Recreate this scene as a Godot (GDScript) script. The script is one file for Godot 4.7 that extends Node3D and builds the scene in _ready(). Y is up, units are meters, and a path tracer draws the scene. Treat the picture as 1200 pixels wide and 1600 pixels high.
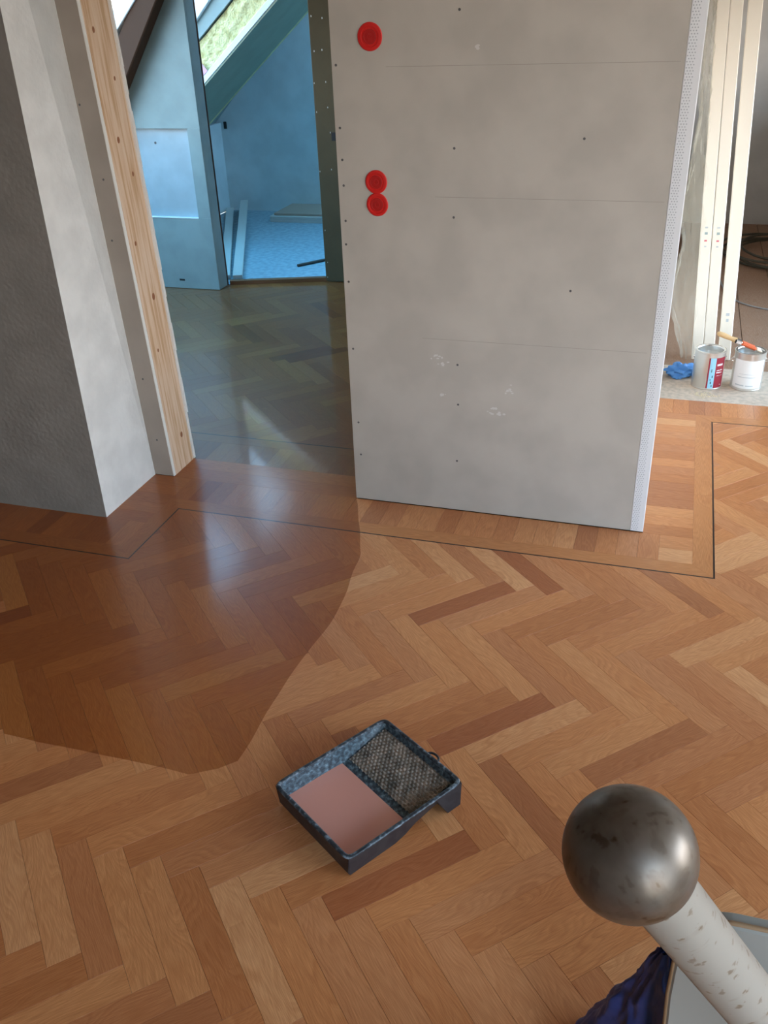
extends Node3D

const CAM_POS := Vector3(-0.0134, 1.68, 2.8645)
const FOCAL := 1406.09
var cam_basis := Basis(Vector3(0.954833, -0.035211, -0.295049), Vector3(-0.117508, 0.867265, -0.483779), Vector3(0.27292, 0.496599, 0.823956)).orthonormalized()
var rng := RandomNumberGenerator.new()
var M := {}
var wood_mats: Array = []
var wet_of := {}
var wet_area := PackedVector2Array()

# ---------------------------------------------------------------- helpers
func numbered(called: String) -> String:
	if not has_node(NodePath(called)):
		return called
	var i := 1
	while has_node(NodePath("%s_%03d" % [called, i])):
		i += 1
	return "%s_%03d" % [called, i]

func tag(o: Node, label := "", category := "", group := "", kind := "") -> void:
	if label: o.set_meta("label", label)
	if category: o.set_meta("category", category)
	if group: o.set_meta("group", group)
	if kind: o.set_meta("kind", kind)

func thing(called: String, label: String, category: String, at := Vector3.ZERO, turn := 0.0, kind := "", group := "") -> Node3D:
	var o := Node3D.new()
	o.name = numbered(called)
	add_child(o)
	o.position = at
	o.rotation.y = turn
	tag(o, label, category, group, kind)
	return o

var part_count := {}
func part(called: String, mesh: Mesh, mat: Material, parent: Node3D, at := Transform3D.IDENTITY) -> MeshInstance3D:
	var m := MeshInstance3D.new()
	m.mesh = mesh
	m.material_override = mat
	var key := str(parent.get_instance_id()) + called
	var n: int = part_count.get(key, 0)
	part_count[key] = n + 1
	m.name = called if n == 0 else "%s_%03d" % [called, n]
	m.transform = at
	parent.add_child(m, true)
	return m

func solo(called: String, mesh: Mesh, mat: Material, label: String, category: String, kind := "", at := Transform3D.IDENTITY, group := "") -> MeshInstance3D:
	var m := MeshInstance3D.new()
	m.mesh = mesh
	m.material_override = mat
	m.name = numbered(called)
	m.transform = at
	add_child(m)
	tag(m, label, category, group, kind)
	return m

func mb() -> SurfaceTool:
	var st := SurfaceTool.new()
	st.begin(Mesh.PRIMITIVE_TRIANGLES)
	return st

func tri(st: SurfaceTool, a: Vector3, b: Vector3, c: Vector3, out: Vector3, ua := Vector2.ZERO, ub := Vector2.ZERO, uc := Vector2.ZERO) -> void:
	var n := (b - a).cross(c - a)
	if n.length_squared() < 1e-16:
		return
	n = n.normalized()
	var flip := n.dot(out) > 0
	var fn := n if flip else -n
	st.set_normal(fn); st.set_uv(ua); st.add_vertex(a)
	if flip:
		st.set_normal(fn); st.set_uv(uc); st.add_vertex(c)
		st.set_normal(fn); st.set_uv(ub); st.add_vertex(b)
	else:
		st.set_normal(fn); st.set_uv(ub); st.add_vertex(b)
		st.set_normal(fn); st.set_uv(uc); st.add_vertex(c)

func quad(st: SurfaceTool, a: Vector3, b: Vector3, c: Vector3, d: Vector3, out: Vector3) -> void:
	tri(st, a, b, c, out)
	tri(st, a, c, d, out)

# eight corners: bottom four in a ring, top four in the same ring
func hexa(st: SurfaceTool, p: Array) -> void:
	var mid := Vector3.ZERO
	for q in p: mid += q / 8.0
	for f in [[0, 1, 2, 3], [4, 5, 6, 7], [0, 1, 5, 4], [1, 2, 6, 5], [2, 3, 7, 6], [3, 0, 4, 7]]:
		var c: Vector3 = (p[f[0]] + p[f[1]] + p[f[2]] + p[f[3]]) / 4.0
		quad(st, p[f[0]], p[f[1]], p[f[2]], p[f[3]], c - mid)

func box(st: SurfaceTool, lo: Vector3, hi: Vector3, b := 0.0, t := Transform3D.IDENTITY) -> void:
	if b <= 0.0:
		var p := []
		for y in [lo.y, hi.y]:
			for q in [[lo.x, lo.z], [hi.x, lo.z], [hi.x, hi.z], [lo.x, hi.z]]:
				p.append(t * Vector3(q[0], y, q[1]))
		hexa(st, p)
		return
	var c := (lo + hi) / 2.0
	var h := (hi - lo) / 2.0
	b = minf(b, minf(h.x, minf(h.y, h.z)) * 0.95)
	for ax in 3:
		var u := (ax + 1) % 3
		var v := (ax + 2) % 3
		for s in [-1.0, 1.0]:
			var q := []
			for e in [[-1, -1], [1, -1], [1, 1], [-1, 1]]:
				var w := Vector3.ZERO
				w[ax] = s * h[ax]; w[u] = e[0] * (h[u] - b); w[v] = e[1] * (h[v] - b)
				q.append(t * (c + w))
			var n := Vector3.ZERO
			n[ax] = s
			quad(st, q[0], q[1], q[2], q[3], t.basis * n)
			for s2 in [-1.0, 1.0]:
				var e4 := []
				for k in [-1.0, 1.0]:
					var w1 := Vector3.ZERO
					w1[ax] = s * h[ax]; w1[u] = s2 * (h[u] - b); w1[v] = k * (h[v] - b)
					var w2 := Vector3.ZERO
					w2[ax] = s * (h[ax] - b); w2[u] = s2 * h[u]; w2[v] = k * (h[v] - b)
					e4.append(t * (c + w1)); e4.append(t * (c + w2))
				var n2 := Vector3.ZERO
				n2[ax] = s; n2[u] = s2
				quad(st, e4[0], e4[1], e4[3], e4[2], t.basis * n2)
	for sx in [-1.0, 1.0]:
		for sy in [-1.0, 1.0]:
			for sz in [-1.0, 1.0]:
				var s3 := Vector3(sx, sy, sz)
				tri(st, t * (c + s3 * (h - Vector3(0, b, b))), t * (c + s3 * (h - Vector3(b, 0, b))), t * (c + s3 * (h - Vector3(b, b, 0))), t.basis * s3)

func boxm(lo: Vector3, hi: Vector3, b := 0.0, t := Transform3D.IDENTITY) -> ArrayMesh:
	var st := mb()
	box(st, lo, hi, b, t)
	return st.commit()

# a grid of points into a smooth sheet; pts[i][j]
func sheet(st: SurfaceTool, pts: Array, close_i := false, close_j := false, flip := false, uv_scale := Vector2.ONE) -> void:
	var ni := pts.size()
	var nj: int = pts[0].size()
	var nor := []
	for i in ni:
		var row := PackedVector3Array()
		for j in nj:
			var i0 := (i - 1 + ni) % ni if close_i else maxi(i - 1, 0)
			var i1 := (i + 1) % ni if close_i else mini(i + 1, ni - 1)
			var j0 := (j - 1 + nj) % nj if close_j else maxi(j - 1, 0)
			var j1 := (j + 1) % nj if close_j else mini(j + 1, nj - 1)
			var n: Vector3 = (pts[i1][j] - pts[i0][j]).cross(pts[i][j1] - pts[i][j0])
			n = n.normalized() if n.length_squared() > 1e-18 else Vector3.UP
			row.append(-n if flip else n)
		nor.append(row)
	for i in (ni if close_i else ni - 1):
		for j in (nj if close_j else nj - 1):
			var a := [i, j]
			var b := [(i + 1) % ni, j]
			var c := [(i + 1) % ni, (j + 1) % nj]
			var d := [i, (j + 1) % nj]
			for f in ([[a, b, c], [a, c, d]] if flip else [[a, c, b], [a, d, c]]):
				for q in f:
					st.set_normal(nor[q[0]][q[1]])
					st.set_uv(Vector2(float(q[0]) / ni, float(q[1]) / nj) * uv_scale)
					st.add_vertex(pts[q[0]][q[1]])

func lathe(st: SurfaceTool, prof: Array, seg := 40, t := Transform3D.IDENTITY) -> void:
	# profile from bottom outside up; each segment flat-split by repeating points gives creases
	for k in prof.size() - 1:
		var p: Vector2 = prof[k]
		var q: Vector2 = prof[k + 1]
		if p.distance_to(q) < 1e-7:
			continue
		var d := q - p
		var n2 := Vector2(d.y, -d.x).normalized()
		for s in seg:
			var a0 := TAU * s / seg
			var a1 := TAU * (s + 1) / seg
			var c0 := Vector3(cos(a0), 0, sin(a0))
			var c1 := Vector3(cos(a1), 0, sin(a1))
			var v := [c0 * p.x + Vector3.UP * p.y, c1 * p.x + Vector3.UP * p.y, c1 * q.x + Vector3.UP * q.y, c0 * q.x + Vector3.UP * q.y]
			var nn := [c0 * n2.x + Vector3.UP * n2.y, c1 * n2.x + Vector3.UP * n2.y, c1 * n2.x + Vector3.UP * n2.y, c0 * n2.x + Vector3.UP * n2.y]
			for f in [[0, 1, 2], [0, 2, 3]]:
				var fa: Vector3 = v[f[0]]
				var fb: Vector3 = v[f[1]]
				var fc: Vector3 = v[f[2]]
				if (fb - fa).cross(fc - fa).length_squared() < 1e-18:
					continue
				var idx: Array = f
				if (fb - fa).cross(fc - fa).dot(nn[f[0]]) > 0:
					idx = [f[0], f[2], f[1]]
				for i in idx:
					st.set_normal((t.basis * nn[i]).normalized())
					st.set_uv(Vector2((a0 if i == 0 or i == 3 else a1) / TAU, v[i].y))
					st.add_vertex(t * v[i])

func tube(st: SurfaceTool, path: Array, radii: Array, seg := 12, caps := true) -> void:
	var pts := []
	var up := Vector3.UP
	for i in path.size():
		var d: Vector3 = (path[mini(i + 1, path.size() - 1)] - path[maxi(i - 1, 0)]).normalized()
		var side := d.cross(up)
		if side.length() < 0.05:
			side = d.cross(Vector3.RIGHT)
		side = side.normalized()
		up = side.cross(d).normalized()
		var ring := PackedVector3Array()
		for s in seg:
			var a := TAU * s / seg
			ring.append(path[i] + (side * cos(a) + up * sin(a)) * float(radii[i]))
		pts.append(ring)
	sheet(st, pts, false, true)
	if caps:
		for e in [0, path.size() - 1]:
			var out: Vector3 = (path[0] - path[1]) if e == 0 else (path[e] - path[e - 1])
			for s in seg:
				tri(st, path[e], pts[e][s], pts[e][(s + 1) % seg], out)

func curve_points(keys: Array, n: int) -> Array:
	var c := Curve3D.new()
	for i in keys.size():
		var a: Vector3 = keys[maxi(i - 1, 0)]
		var b: Vector3 = keys[mini(i + 1, keys.size() - 1)]
		var t := (b - a) / 6.0
		c.add_point(keys[i], -t, t)
	var out := []
	for i in n:
		out.append(c.sample_baked(c.get_baked_length() * i / (n - 1), true))
	return out

func fnl(seed_value: int, freq := 1.0, oct := 1) -> FastNoiseLite:
	var f := FastNoiseLite.new()
	f.seed = seed_value
	f.noise_type = FastNoiseLite.TYPE_SIMPLEX_SMOOTH
	f.frequency = freq
	f.fractal_type = FastNoiseLite.FRACTAL_FBM if oct > 1 else FastNoiseLite.FRACTAL_NONE
	f.fractal_octaves = oct
	return f

func noise_tex(seed_value: int, size: int, freq: float, oct: int, stops: Array) -> NoiseTexture2D:
	var t := NoiseTexture2D.new()
	t.width = size; t.height = size
	t.seamless = true
	t.noise = fnl(seed_value, freq, oct)
	if stops.size():
		var g := Gradient.new()
		g.offsets = PackedFloat32Array(stops.map(func(s): return s[0]))
		g.colors = PackedColorArray(stops.map(func(s): return s[1]))
		t.color_ramp = g
	return t

func mat(color: Color, rough := 0.8, metal := 0.0) -> StandardMaterial3D:
	var m := StandardMaterial3D.new()
	m.albedo_color = color
	m.roughness = rough
	m.metallic = metal
	return m

func rgb8(r: int, g: int, b: int) -> Color:
	return Color(r / 255.0, g / 255.0, b / 255.0)

func world_tex(m: StandardMaterial3D, t: Texture2D, scale: float) -> StandardMaterial3D:
	m.albedo_texture = t
	m.uv1_triplanar = true
	m.uv1_world_triplanar = true
	m.uv1_scale = Vector3.ONE * scale
	return m

func bumpy(m: StandardMaterial3D, t: Texture2D, cm: float) -> StandardMaterial3D:
	m.heightmap_enabled = true
	m.heightmap_texture = t
	m.heightmap_scale = cm
	return m

# ---------------------------------------------------------------- materials
const TEX_U := 1.46   # metres of wood along the grain in the texture
const TEX_V := 0.568  # eight strips of 71 mm across it

func wood_texture() -> ImageTexture:
	var w := 1024
	var h := 1024
	var n1 := fnl(11); var n2 := fnl(12); var n3 := fnl(13)
	var data := PackedByteArray()
	data.resize(w * h * 3)
	var kinds := [0.0, 1.0, 0.3, 0.9, 0.0, 0.7, 0.15, 1.0]
	var centre := [30.0, 34.0, -60.0, 44.0, 120.0, 26.0, -90.0, 38.0]
	var k := 0
	for y in h:
		var v := 568.0 * y / h
		var s := int(v / 71.0)
		var lv := v - s * 71.0
		var cath: float = kinds[s]
		var cv: float = centre[s]
		for x in w:
			var u := 1460.0 * x / w
			var per := minf(1.0, minf(u, 1460.0 - u) / 60.0)
			var warp := n1.get_noise_2d(u * 0.0045 + s * 37.0, v * 0.018) * 22.0
			var r := lv + warp
			if cath > 0.2:
				var du := fmod(u + s * 170.0, 486.0) - 243.0
				var dv := lv + warp - cv
				r = lerpf(r, sqrt(dv * dv + 60.0) * 1.1 + du * 0.11 * (1.0 if s % 2 == 0 else -1.0), cath)
			var ring := n2.get_noise_2d(r * 0.16 + s * 50.0, u * 0.0012)
			ring = ring * 0.6 + 0.4 * sin(r * 0.75 + ring * 2.0)
			var fine := n3.get_noise_2d(u * 0.02, v * 0.9)
			var g := clampf(0.64 + 0.17 * ring + 0.26 * fine, 0.0, 1.0)
			if ring > 0.62: g -= (ring - 0.62) * 0.8
			g = clampf(lerpf(0.62, g, per), 0.0, 1.0)
			data[k] = int(255.0 * lerpf(0.74, 1.0, g))
			data[k + 1] = int(255.0 * lerpf(0.60, 1.0, g))
			data[k + 2] = int(255.0 * lerpf(0.47, 1.0, g))
			k += 3
	return ImageTexture.create_from_image(Image.create_from_data(w, h, false, Image.FORMAT_RGB8, data))

func make_materials() -> void:
	var wt := wood_texture()
	# tones of the oak blocks: [colour, how often]
	var tones := [[rgb8(206, 146, 95), 6], [rgb8(198, 137, 88), 6], [rgb8(210, 153, 102), 5], [rgb8(190, 129, 81), 4], [rgb8(215, 161, 111), 3],
		[rgb8(201, 144, 98), 4], [rgb8(180, 122, 80), 2], [rgb8(218, 167, 118), 2], [rgb8(172, 110, 70), 1], [rgb8(194, 135, 90), 4]]
	for t in tones:
		var m := mat(Color(t[0].r * 1.11, t[0].g * 1.09, t[0].b * 1.10), 0.36)
		m.albedo_texture = wt
		m.metallic_specular = 0.5
		for i in t[1]:
			wood_mats.append(m)
	M.strip = mat(rgb8(220, 153, 98), 0.36); M.strip.albedo_texture = wt
	M.inlay = mat(rgb8(52, 34, 26), 0.4)
	# the same woods under a fresh coat of lacquer: deeper colour, glossy film
	for m in wood_mats + [M.strip, M.inlay]:
		if not wet_of.has(m):
			for k in 2:
				var w: StandardMaterial3D = m.duplicate()
				var c: Color = m.albedo_color.srgb_to_linear()
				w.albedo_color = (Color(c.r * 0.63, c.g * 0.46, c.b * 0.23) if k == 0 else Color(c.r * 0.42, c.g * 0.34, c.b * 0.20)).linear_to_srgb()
				w.clearcoat_enabled = true
				w.clearcoat = 0.42 if k == 0 else 0.8
				w.clearcoat_roughness = 0.14 if k == 0 else 0.07
				if k == 0: wet_of[m] = [w]
				else: wet_of[m].append(w)
	M.subfloor = mat(rgb8(70, 50, 36), 0.9)
	var fine := noise_tex(3, 512, 0.09, 4, [])
	var blot := noise_tex(4, 512, 0.012, 4, [[0.25, Color(0.95, 0.95, 0.95)], [0.5, Color(0.975, 0.975, 0.975)], [0.75, Color(1, 1, 1)]])
	var speck := noise_tex(9, 512, 0.05, 5, [[0.2, Color(0.88, 0.885, 0.89)], [0.5, Color(0.95, 0.95, 0.95)], [0.8, Color(1, 1, 1)]])
	M.board = world_tex(mat(rgb8(188, 183, 174), 0.85), blot, 0.6)
	M.strip_board = world_tex(mat(rgb8(164, 154, 144), 0.85), blot, 0.6)
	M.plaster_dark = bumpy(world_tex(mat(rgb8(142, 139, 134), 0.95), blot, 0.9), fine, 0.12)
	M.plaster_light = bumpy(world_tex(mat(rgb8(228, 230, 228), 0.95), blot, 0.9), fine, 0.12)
	M.plaster_room = world_tex(mat(rgb8(196, 190, 182), 0.95), blot, 0.5)
	M.wall_white = world_tex(mat(rgb8(208, 218, 220), 0.9), blot, 0.5)
	M.wall_grey = world_tex(mat(rgb8(150, 166, 164), 0.9), blot, 0.7)
	M.moist_board = world_tex(mat(rgb8(146, 154, 134), 0.9), blot, 0.7)
	M.niche = world_tex(mat(rgb8(176, 192, 198), 0.85), blot, 0.7)
	M.green_board = world_tex(mat(rgb8(92, 80, 56), 0.85), blot, 0.8)
	M.screed = world_tex(mat(rgb8(216, 194, 172), 0.95), speck, 1.1)
	M.gypsum_floor = world_tex(mat(rgb8(150, 170, 180), 0.9), speck, 0.7)
	M.cut_edge = mat(rgb8(232, 232, 228), 0.9)
	M.bead = mat(rgb8(226, 230, 234), 0.6)
	M.hole = mat(rgb8(178, 184, 190), 0.9)
	M.pencil = mat(rgb8(158, 151, 143), 0.9)
	M.screw = mat(rgb8(96, 96, 98), 0.5, 0.6)
	M.screw_bright = mat(rgb8(220, 222, 222), 0.3, 0.8)
	M.red = mat(rgb8(206, 30, 26), 0.5)
	M.red_dark = mat(rgb8(176, 24, 22), 0.5)
	M.pine = mat(rgb8(230, 206, 182), 0.6); M.pine.albedo_texture = wt
	M.pine.uv1_triplanar = true; M.pine.uv1_scale = Vector3(5.0, 0.25, 5.0)
	M.pine.albedo_texture = noise_tex(51, 512, 0.02, 3, [[0.2, Color(0.88, 0.80, 0.70)], [0.5, Color(0.97, 0.94, 0.90)], [0.8, Color(1, 1, 1)]])
	M.knot = mat(rgb8(150, 98, 66), 0.6)
	M.old_beam = mat(rgb8(84, 58, 40), 0.85); M.old_beam.albedo_texture = wt
	M.white_wood = mat(rgb8(246, 240, 226), 0.5)
	M.old_floor = mat(rgb8(172, 140, 116), 0.75); M.old_floor.albedo_texture = wt
	M.wool = bumpy(world_tex(mat(rgb8(222, 212, 160), 1.0), noise_tex(21, 256, 0.05, 5, [[0.2, Color(0.84, 0.82, 0.74)], [0.5, Color(0.95, 0.95, 0.92)], [0.8, Color(1, 1, 1)]]), 1.2), fine, 0.6)
	M.pink = mat(rgb8(226, 170, 186), 0.9)
	M.frame_white = mat(rgb8(232, 236, 238), 0.5)
	M.grey_plank = mat(rgb8(190, 186, 180), 0.8)
	M.brown_plank = mat(rgb8(170, 146, 130), 0.8)
	M.stick = mat(rgb8(70, 62, 56), 0.8)
	M.black = mat(rgb8(26, 26, 28), 0.6)
	# tray
	M.tray = world_tex(mat(rgb8(50, 51, 55), 0.42), noise_tex(31, 256, 0.03, 4, [[0.35, Color(0.7, 0.72, 0.78)], [0.6, Color(1, 1, 1)]]), 4.0)
	M.tray_rim = world_tex(mat(rgb8(150, 158, 162), 0.35), noise_tex(34, 256, 0.04, 4, [[0.3, Color(0.22, 0.24, 0.28)], [0.55, Color(0.38, 0.42, 0.46)], [0.75, Color(0.9, 0.95, 1)]]), 5.0)
	M.tray_inside = world_tex(mat(rgb8(172, 182, 184), 0.45), noise_tex(32, 512, 0.03, 4, [[0.25, Color(0.26, 0.28, 0.32)], [0.5, Color(0.42, 0.48, 0.53)], [0.72, Color(0.62, 0.72, 0.78)], [0.9, Color(0.9, 0.96, 1)]]), 5.0)
	M.tray_ramp = world_tex(mat(rgb8(190, 178, 168), 0.5), noise_tex(33, 512, 0.03, 4, [[0.2, Color(0.42, 0.43, 0.42)], [0.45, Color(0.7, 0.7, 0.68)], [0.8, Color(1, 0.98, 0.95)]]), 1.6)
	M.lacquer = mat(rgb8(236, 166, 148), 0.12)
	M.lacquer.clearcoat_enabled = true; M.lacquer.clearcoat = 1.0; M.lacquer.clearcoat_roughness = 0.03
	# ball and pole
	var rust := noise_tex(41, 512, 0.02, 4, [[0.0, Color(0.5, 0.42, 0.34)], [0.2, Color(0.62, 0.55, 0.48)], [0.3, Color(0.86, 0.85, 0.83)], [1.0, Color(1, 1, 1)]])
	M.steel = mat(rgb8(134, 129, 124), 0.5, 0.8)
	M.steel.albedo_texture = rust
	M.steel.uv1_triplanar = true; M.steel.uv1_scale = Vector3.ONE * 5.0
	M.steel.roughness_texture = noise_tex(42, 256, 0.02, 3, [[0.2, Color(0.95, 0.95, 0.95)], [0.8, Color(0.6, 0.6, 0.6)]])
	M.pole = mat(rgb8(152, 150, 144), 0.5)
	M.pole.albedo_texture = noise_tex(43, 512, 0.016, 5, [[0.0, Color(0.62, 0.54, 0.45)], [0.17, Color(0.76, 0.69, 0.6)], [0.25, Color(1, 1, 1)], [1.0, Color(1, 1, 1)]])
	M.pole.uv1_triplanar = true; M.pole.uv1_scale = Vector3.ONE * 7.0
	M.cloth = mat(rgb8(24, 50, 110), 0.5)
	M.cloth.rim_enabled = true; M.cloth.rim = 0.15; M.cloth.rim_tint = 0.6
	M.shell = mat(rgb8(150, 151, 146), 0.7)
	M.tan = mat(rgb8(150, 122, 92), 0.7)
	# cans
	M.tin = mat(rgb8(222, 222, 220), 0.2, 0.9)
	M.tin_dull = mat(rgb8(214, 212, 206), 0.28, 0.75)
	M.label_red = mat(rgb8(150, 30, 50), 0.5)
	M.label_blue = mat(rgb8(150, 206, 230), 0.5)
	M.label_white = mat(rgb8(240, 242, 242), 0.5)
	M.label_grey = mat(rgb8(196, 204, 208), 0.5)
	M.can_inside = mat(rgb8(206, 210, 206), 0.4, 0.2)
	M.rag = mat(rgb8(84, 140, 200), 0.7)
	M.bristle = mat(rgb8(206, 96, 52), 0.8)
	M.pale = mat(rgb8(226, 210, 186), 0.8)
	M.film = mat(Color(0.95, 0.94, 0.88, 0.2), 0.3)
	M.film.transparency = BaseMaterial3D.TRANSPARENCY_ALPHA
	M.dust = mat(rgb8(226, 206, 170), 0.95)
	M.hose = mat(rgb8(78, 72, 58), 0.75)
	M.cable = mat(rgb8(150, 148, 146), 0.6)
	M.glass = mat(Color(0.9, 0.95, 1.0, 0.06), 0.02)
	M.glass.transparency = BaseMaterial3D.TRANSPARENCY_ALPHA
	M.tin_print = mat(rgb8(160, 180, 180), 0.6)
	M.pink_print = mat(rgb8(220, 120, 130), 0.6)
	M.brown_print = mat(rgb8(70, 110, 120), 0.6)

# ---------------------------------------------------------------- parquet
func inset(poly: PackedVector2Array, d: float) -> PackedVector2Array:
	var n := poly.size()
	var out := PackedVector2Array()
	var area := 0.0
	for i in n:
		area += poly[i].cross(poly[(i + 1) % n])
	var s := 1.0 if area > 0 else -1.0
	for i in n:
		var a := poly[(i - 1 + n) % n]
		var b := poly[i]
		var c := poly[(i + 1) % n]
		var d1 := (b - a).normalized()
		var d2 := (c - b).normalized()
		var n1 := Vector2(-d1.y, d1.x) * s
		var n2 := Vector2(-d2.y, d2.x) * s
		var k := 1.0 + n1.dot(n2)
		out.append(b + (n1 + n2) * d / maxf(k, 0.25))
	return out

func clean(poly: PackedVector2Array) -> PackedVector2Array:
	var out := PackedVector2Array()
	for p in poly:
		if out.is_empty() or out[-1].distance_to(p) > 0.0015:
			out.append(p)
	if out.size() > 2 and out[0].distance_to(out[-1]) < 0.0015:
		out.remove_at(out.size() - 1)
	return out

func area_of(poly: PackedVector2Array) -> float:
	var a := 0.0
	for i in poly.size():
		a += poly[i].cross(poly[(i + 1) % poly.size()])
	return absf(a) / 2.0

# one block: polygon on the floor, chamfered top at height 0; grain runs along dir from point o
func block_into(st: SurfaceTool, poly: PackedVector2Array, o: Vector2, dir: Vector2, uv0: Vector2, top := 0.0, bevel := 0.0006) -> void:
	var n := poly.size()
	var side := Vector2(-dir.y, dir.x)
	var uv := func(p: Vector2) -> Vector2:
		return Vector2(uv0.x + (p - o).dot(dir) / TEX_U, uv0.y + absf((p - o).dot(side)) / TEX_V)
	var inn := inset(poly, bevel)
	var mid := Vector2.ZERO
	for p in poly: mid += p / n
	var idx := Geometry2D.triangulate_polygon(inn)
	for i in range(0, idx.size(), 3):
		var q := [inn[idx[i]], inn[idx[i + 1]], inn[idx[i + 2]]]
		tri(st, Vector3(q[0].x, top, q[0].y), Vector3(q[1].x, top, q[1].y), Vector3(q[2].x, top, q[2].y), Vector3.UP, uv.call(q[0]), uv.call(q[1]), uv.call(q[2]))
	for i in n:
		var a := poly[i]
		var b := poly[(i + 1) % n]
		var c := inn[(i + 1) % n]
		var d := inn[i]
		var e := ((a + b) / 2.0 - (c + d) / 2.0)
		var out := Vector3(e.x, 0, e.y).normalized()
		var A := Vector3(a.x, top - 0.0005, a.y); var B := Vector3(b.x, top - 0.0005, b.y)
		var C := Vector3(c.x, top, c.y); var D := Vector3(d.x, top, d.y)
		tri(st, A, B, C, out + Vector3.UP, uv.call(a), uv.call(b), uv.call(c))
		tri(st, A, C, D, out + Vector3.UP, uv.call(a), uv.call(c), uv.call(d))
		var A2 := Vector3(a.x, top - 0.012, a.y); var B2 := Vector3(b.x, top - 0.012, b.y)
		tri(st, A2, B2, B, out, uv.call(a), uv.call(b), uv.call(b))
		tri(st, A2, B, A, out, uv.call(a), uv.call(b), uv.call(a))

# one piece of wood as a part; where the lacquered area ends inside it, its mesh has a wet and a dry surface
func lay(called: String, parent: Node3D, poly: PackedVector2Array, o: Vector2, dir: Vector2, uv0: Vector2, m: Material, wet_room: bool, shared := {}, key := "") -> void:
	var moved := PackedVector2Array()
	for p in poly: moved.append(p - o)
	var at := Transform3D(Basis.IDENTITY, Vector3(o.x, 0, o.y))
	var wet := []
	var dry := []
	if wet_room:
		wet = [poly]
	else:
		for p in Geometry2D.intersect_polygons(poly, wet_area):
			var q := clean(p)
			if q.size() > 2 and area_of(q) > 0.00002: wet.append(q)
		if wet.size():
			for p in Geometry2D.clip_polygons(poly, wet_area):
				var q := clean(p)
				if q.size() > 2 and area_of(q) > 0.00002: dry.append(q)
	var bev := 0.00003 if wet_room else 0.0003
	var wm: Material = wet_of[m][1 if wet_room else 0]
	if wet.size() and dry.is_empty():
		bev = 0.00003
		if key: key += "_wet"
	if wet.is_empty() or dry.is_empty():
		var used: Material = m if wet.is_empty() else wm
		if key:
			if not shared.has(key):
				var st := mb()
				block_into(st, moved, Vector2.ZERO, dir, uv0, 0.0, bev)
				shared[key] = st.commit()
			part(called, shared[key], used, parent, at)
		else:
			var st := mb()
			block_into(st, moved, Vector2.ZERO, dir, uv0, 0.0, bev)
			part(called, st.commit(), used, parent, at)
		return
	var mesh := ArrayMesh.new()
	for k in 2:
		var st := mb()
		for p in (dry if k == 0 else wet):
			var q := PackedVector2Array()
			for v in p: q.append(v - o)
			block_into(st, q, Vector2.ZERO, dir, uv0, 0.0, 0.00002)
		st.set_material(m if k == 0 else wm)
		st.commit(mesh)
	var node := part(called, mesh, null, parent, at)
	node.material_override = null

func screen(p: Vector3) -> Vector3:
	var q := cam_basis.transposed() * (p - CAM_POS)
	return Vector3(600.0 + FOCAL * q.x / -q.z, 800.0 - FOCAL * q.y / -q.z, -q.z)

const HB_W := 0.06930
const HB_L := 0.36395
const HB_X := -0.33096
const HB_Z := 0.72464

# every herringbone block cut to the field; the blocks in view become parts, the rest one joined part
func herringbone(parent: Node3D, field: PackedVector2Array, most: int, wet_room: bool) -> void:
	var u := Vector2(1, -1) / sqrt(2.0)
	var v := Vector2(1, 1) / sqrt(2.0)
	var px := HB_W * sqrt(2.0)
	var pz := HB_L * sqrt(2.0)
	var lo := field[0]
	var hi := field[0]
	for p in field:
		lo = lo.min(p); hi = hi.max(p)
	var blocks := []
	for r in range(int((lo.y - HB_Z) / pz) - 2, int((hi.y - HB_Z) / pz) + 2):
		for c in range(int((lo.x - HB_X) / px) - 6, int((hi.x - HB_X) / px) + 6):
			var t := Vector2(HB_X + c * px, HB_Z + r * pz)
			for kind in 2:
				var rect: PackedVector2Array
				var dir: Vector2
				if kind == 0:
					rect = PackedVector2Array([t, t + u * HB_L, t + u * HB_L - v * HB_W, t - v * HB_W]); dir = u
				else:
					rect = PackedVector2Array([t, t + u * HB_W, t + u * HB_W + v * HB_L, t + v * HB_L]); dir = v
				rect = inset(rect, 0.0002)
				for piece in Geometry2D.intersect_polygons(rect, field):
					var poly := clean(piece)
					if poly.size() < 3 or area_of(poly) < 0.00006:
						continue
					var mid := Vector2.ZERO
					for p in poly: mid += p / poly.size()
					var s := screen(Vector3(mid.x, 0, mid.y))
					var seen := s.z > 0.2 and s.x > -70 and s.x < 1270 and s.y > -20 and s.y < 1690
					var h := hash(Vector3i(c, r, kind))
					blocks.append({"poly": poly, "o": t, "dir": dir, "h": h, "size": area_of(poly) / pow(s.z, 3.0) if seen else 0.0, "whole": area_of(poly) > HB_W * HB_L * 0.985, "kind": kind, "t": t})
	blocks.sort_custom(func(a, b): return a.size > b.size)
	var shared := {}
	var rest := {}
	for i in blocks.size():
		var b = blocks[i]
		var h: int = absi(b.h)
		var tone: int = (h / 7) % wood_mats.size()
		var variant := h % 24
		var uv0 := Vector2((variant / 8) * 0.31 + 0.03, (variant % 8) / 8.0 + 0.002)
		if b.size > 0.0 and i < most:
			lay("parquet_block", parent, b.poly, b.t, b.dir, uv0, wood_mats[tone], wet_room, shared, "%d_%d" % [b.kind, variant] if b.whole else "")
		else:
			var k := tone % 5
			if not rest.has(k): rest[k] = mb()
			block_into(rest[k], b.poly, b.o, b.dir, uv0)
	for k in rest:
		var o := part("parquet_field", rest[k].commit(), wet_of[wood_mats[k * 6]][1] if wet_room else wood_mats[k * 6], parent)
		tag(o, "", "", "", "stuff")

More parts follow.
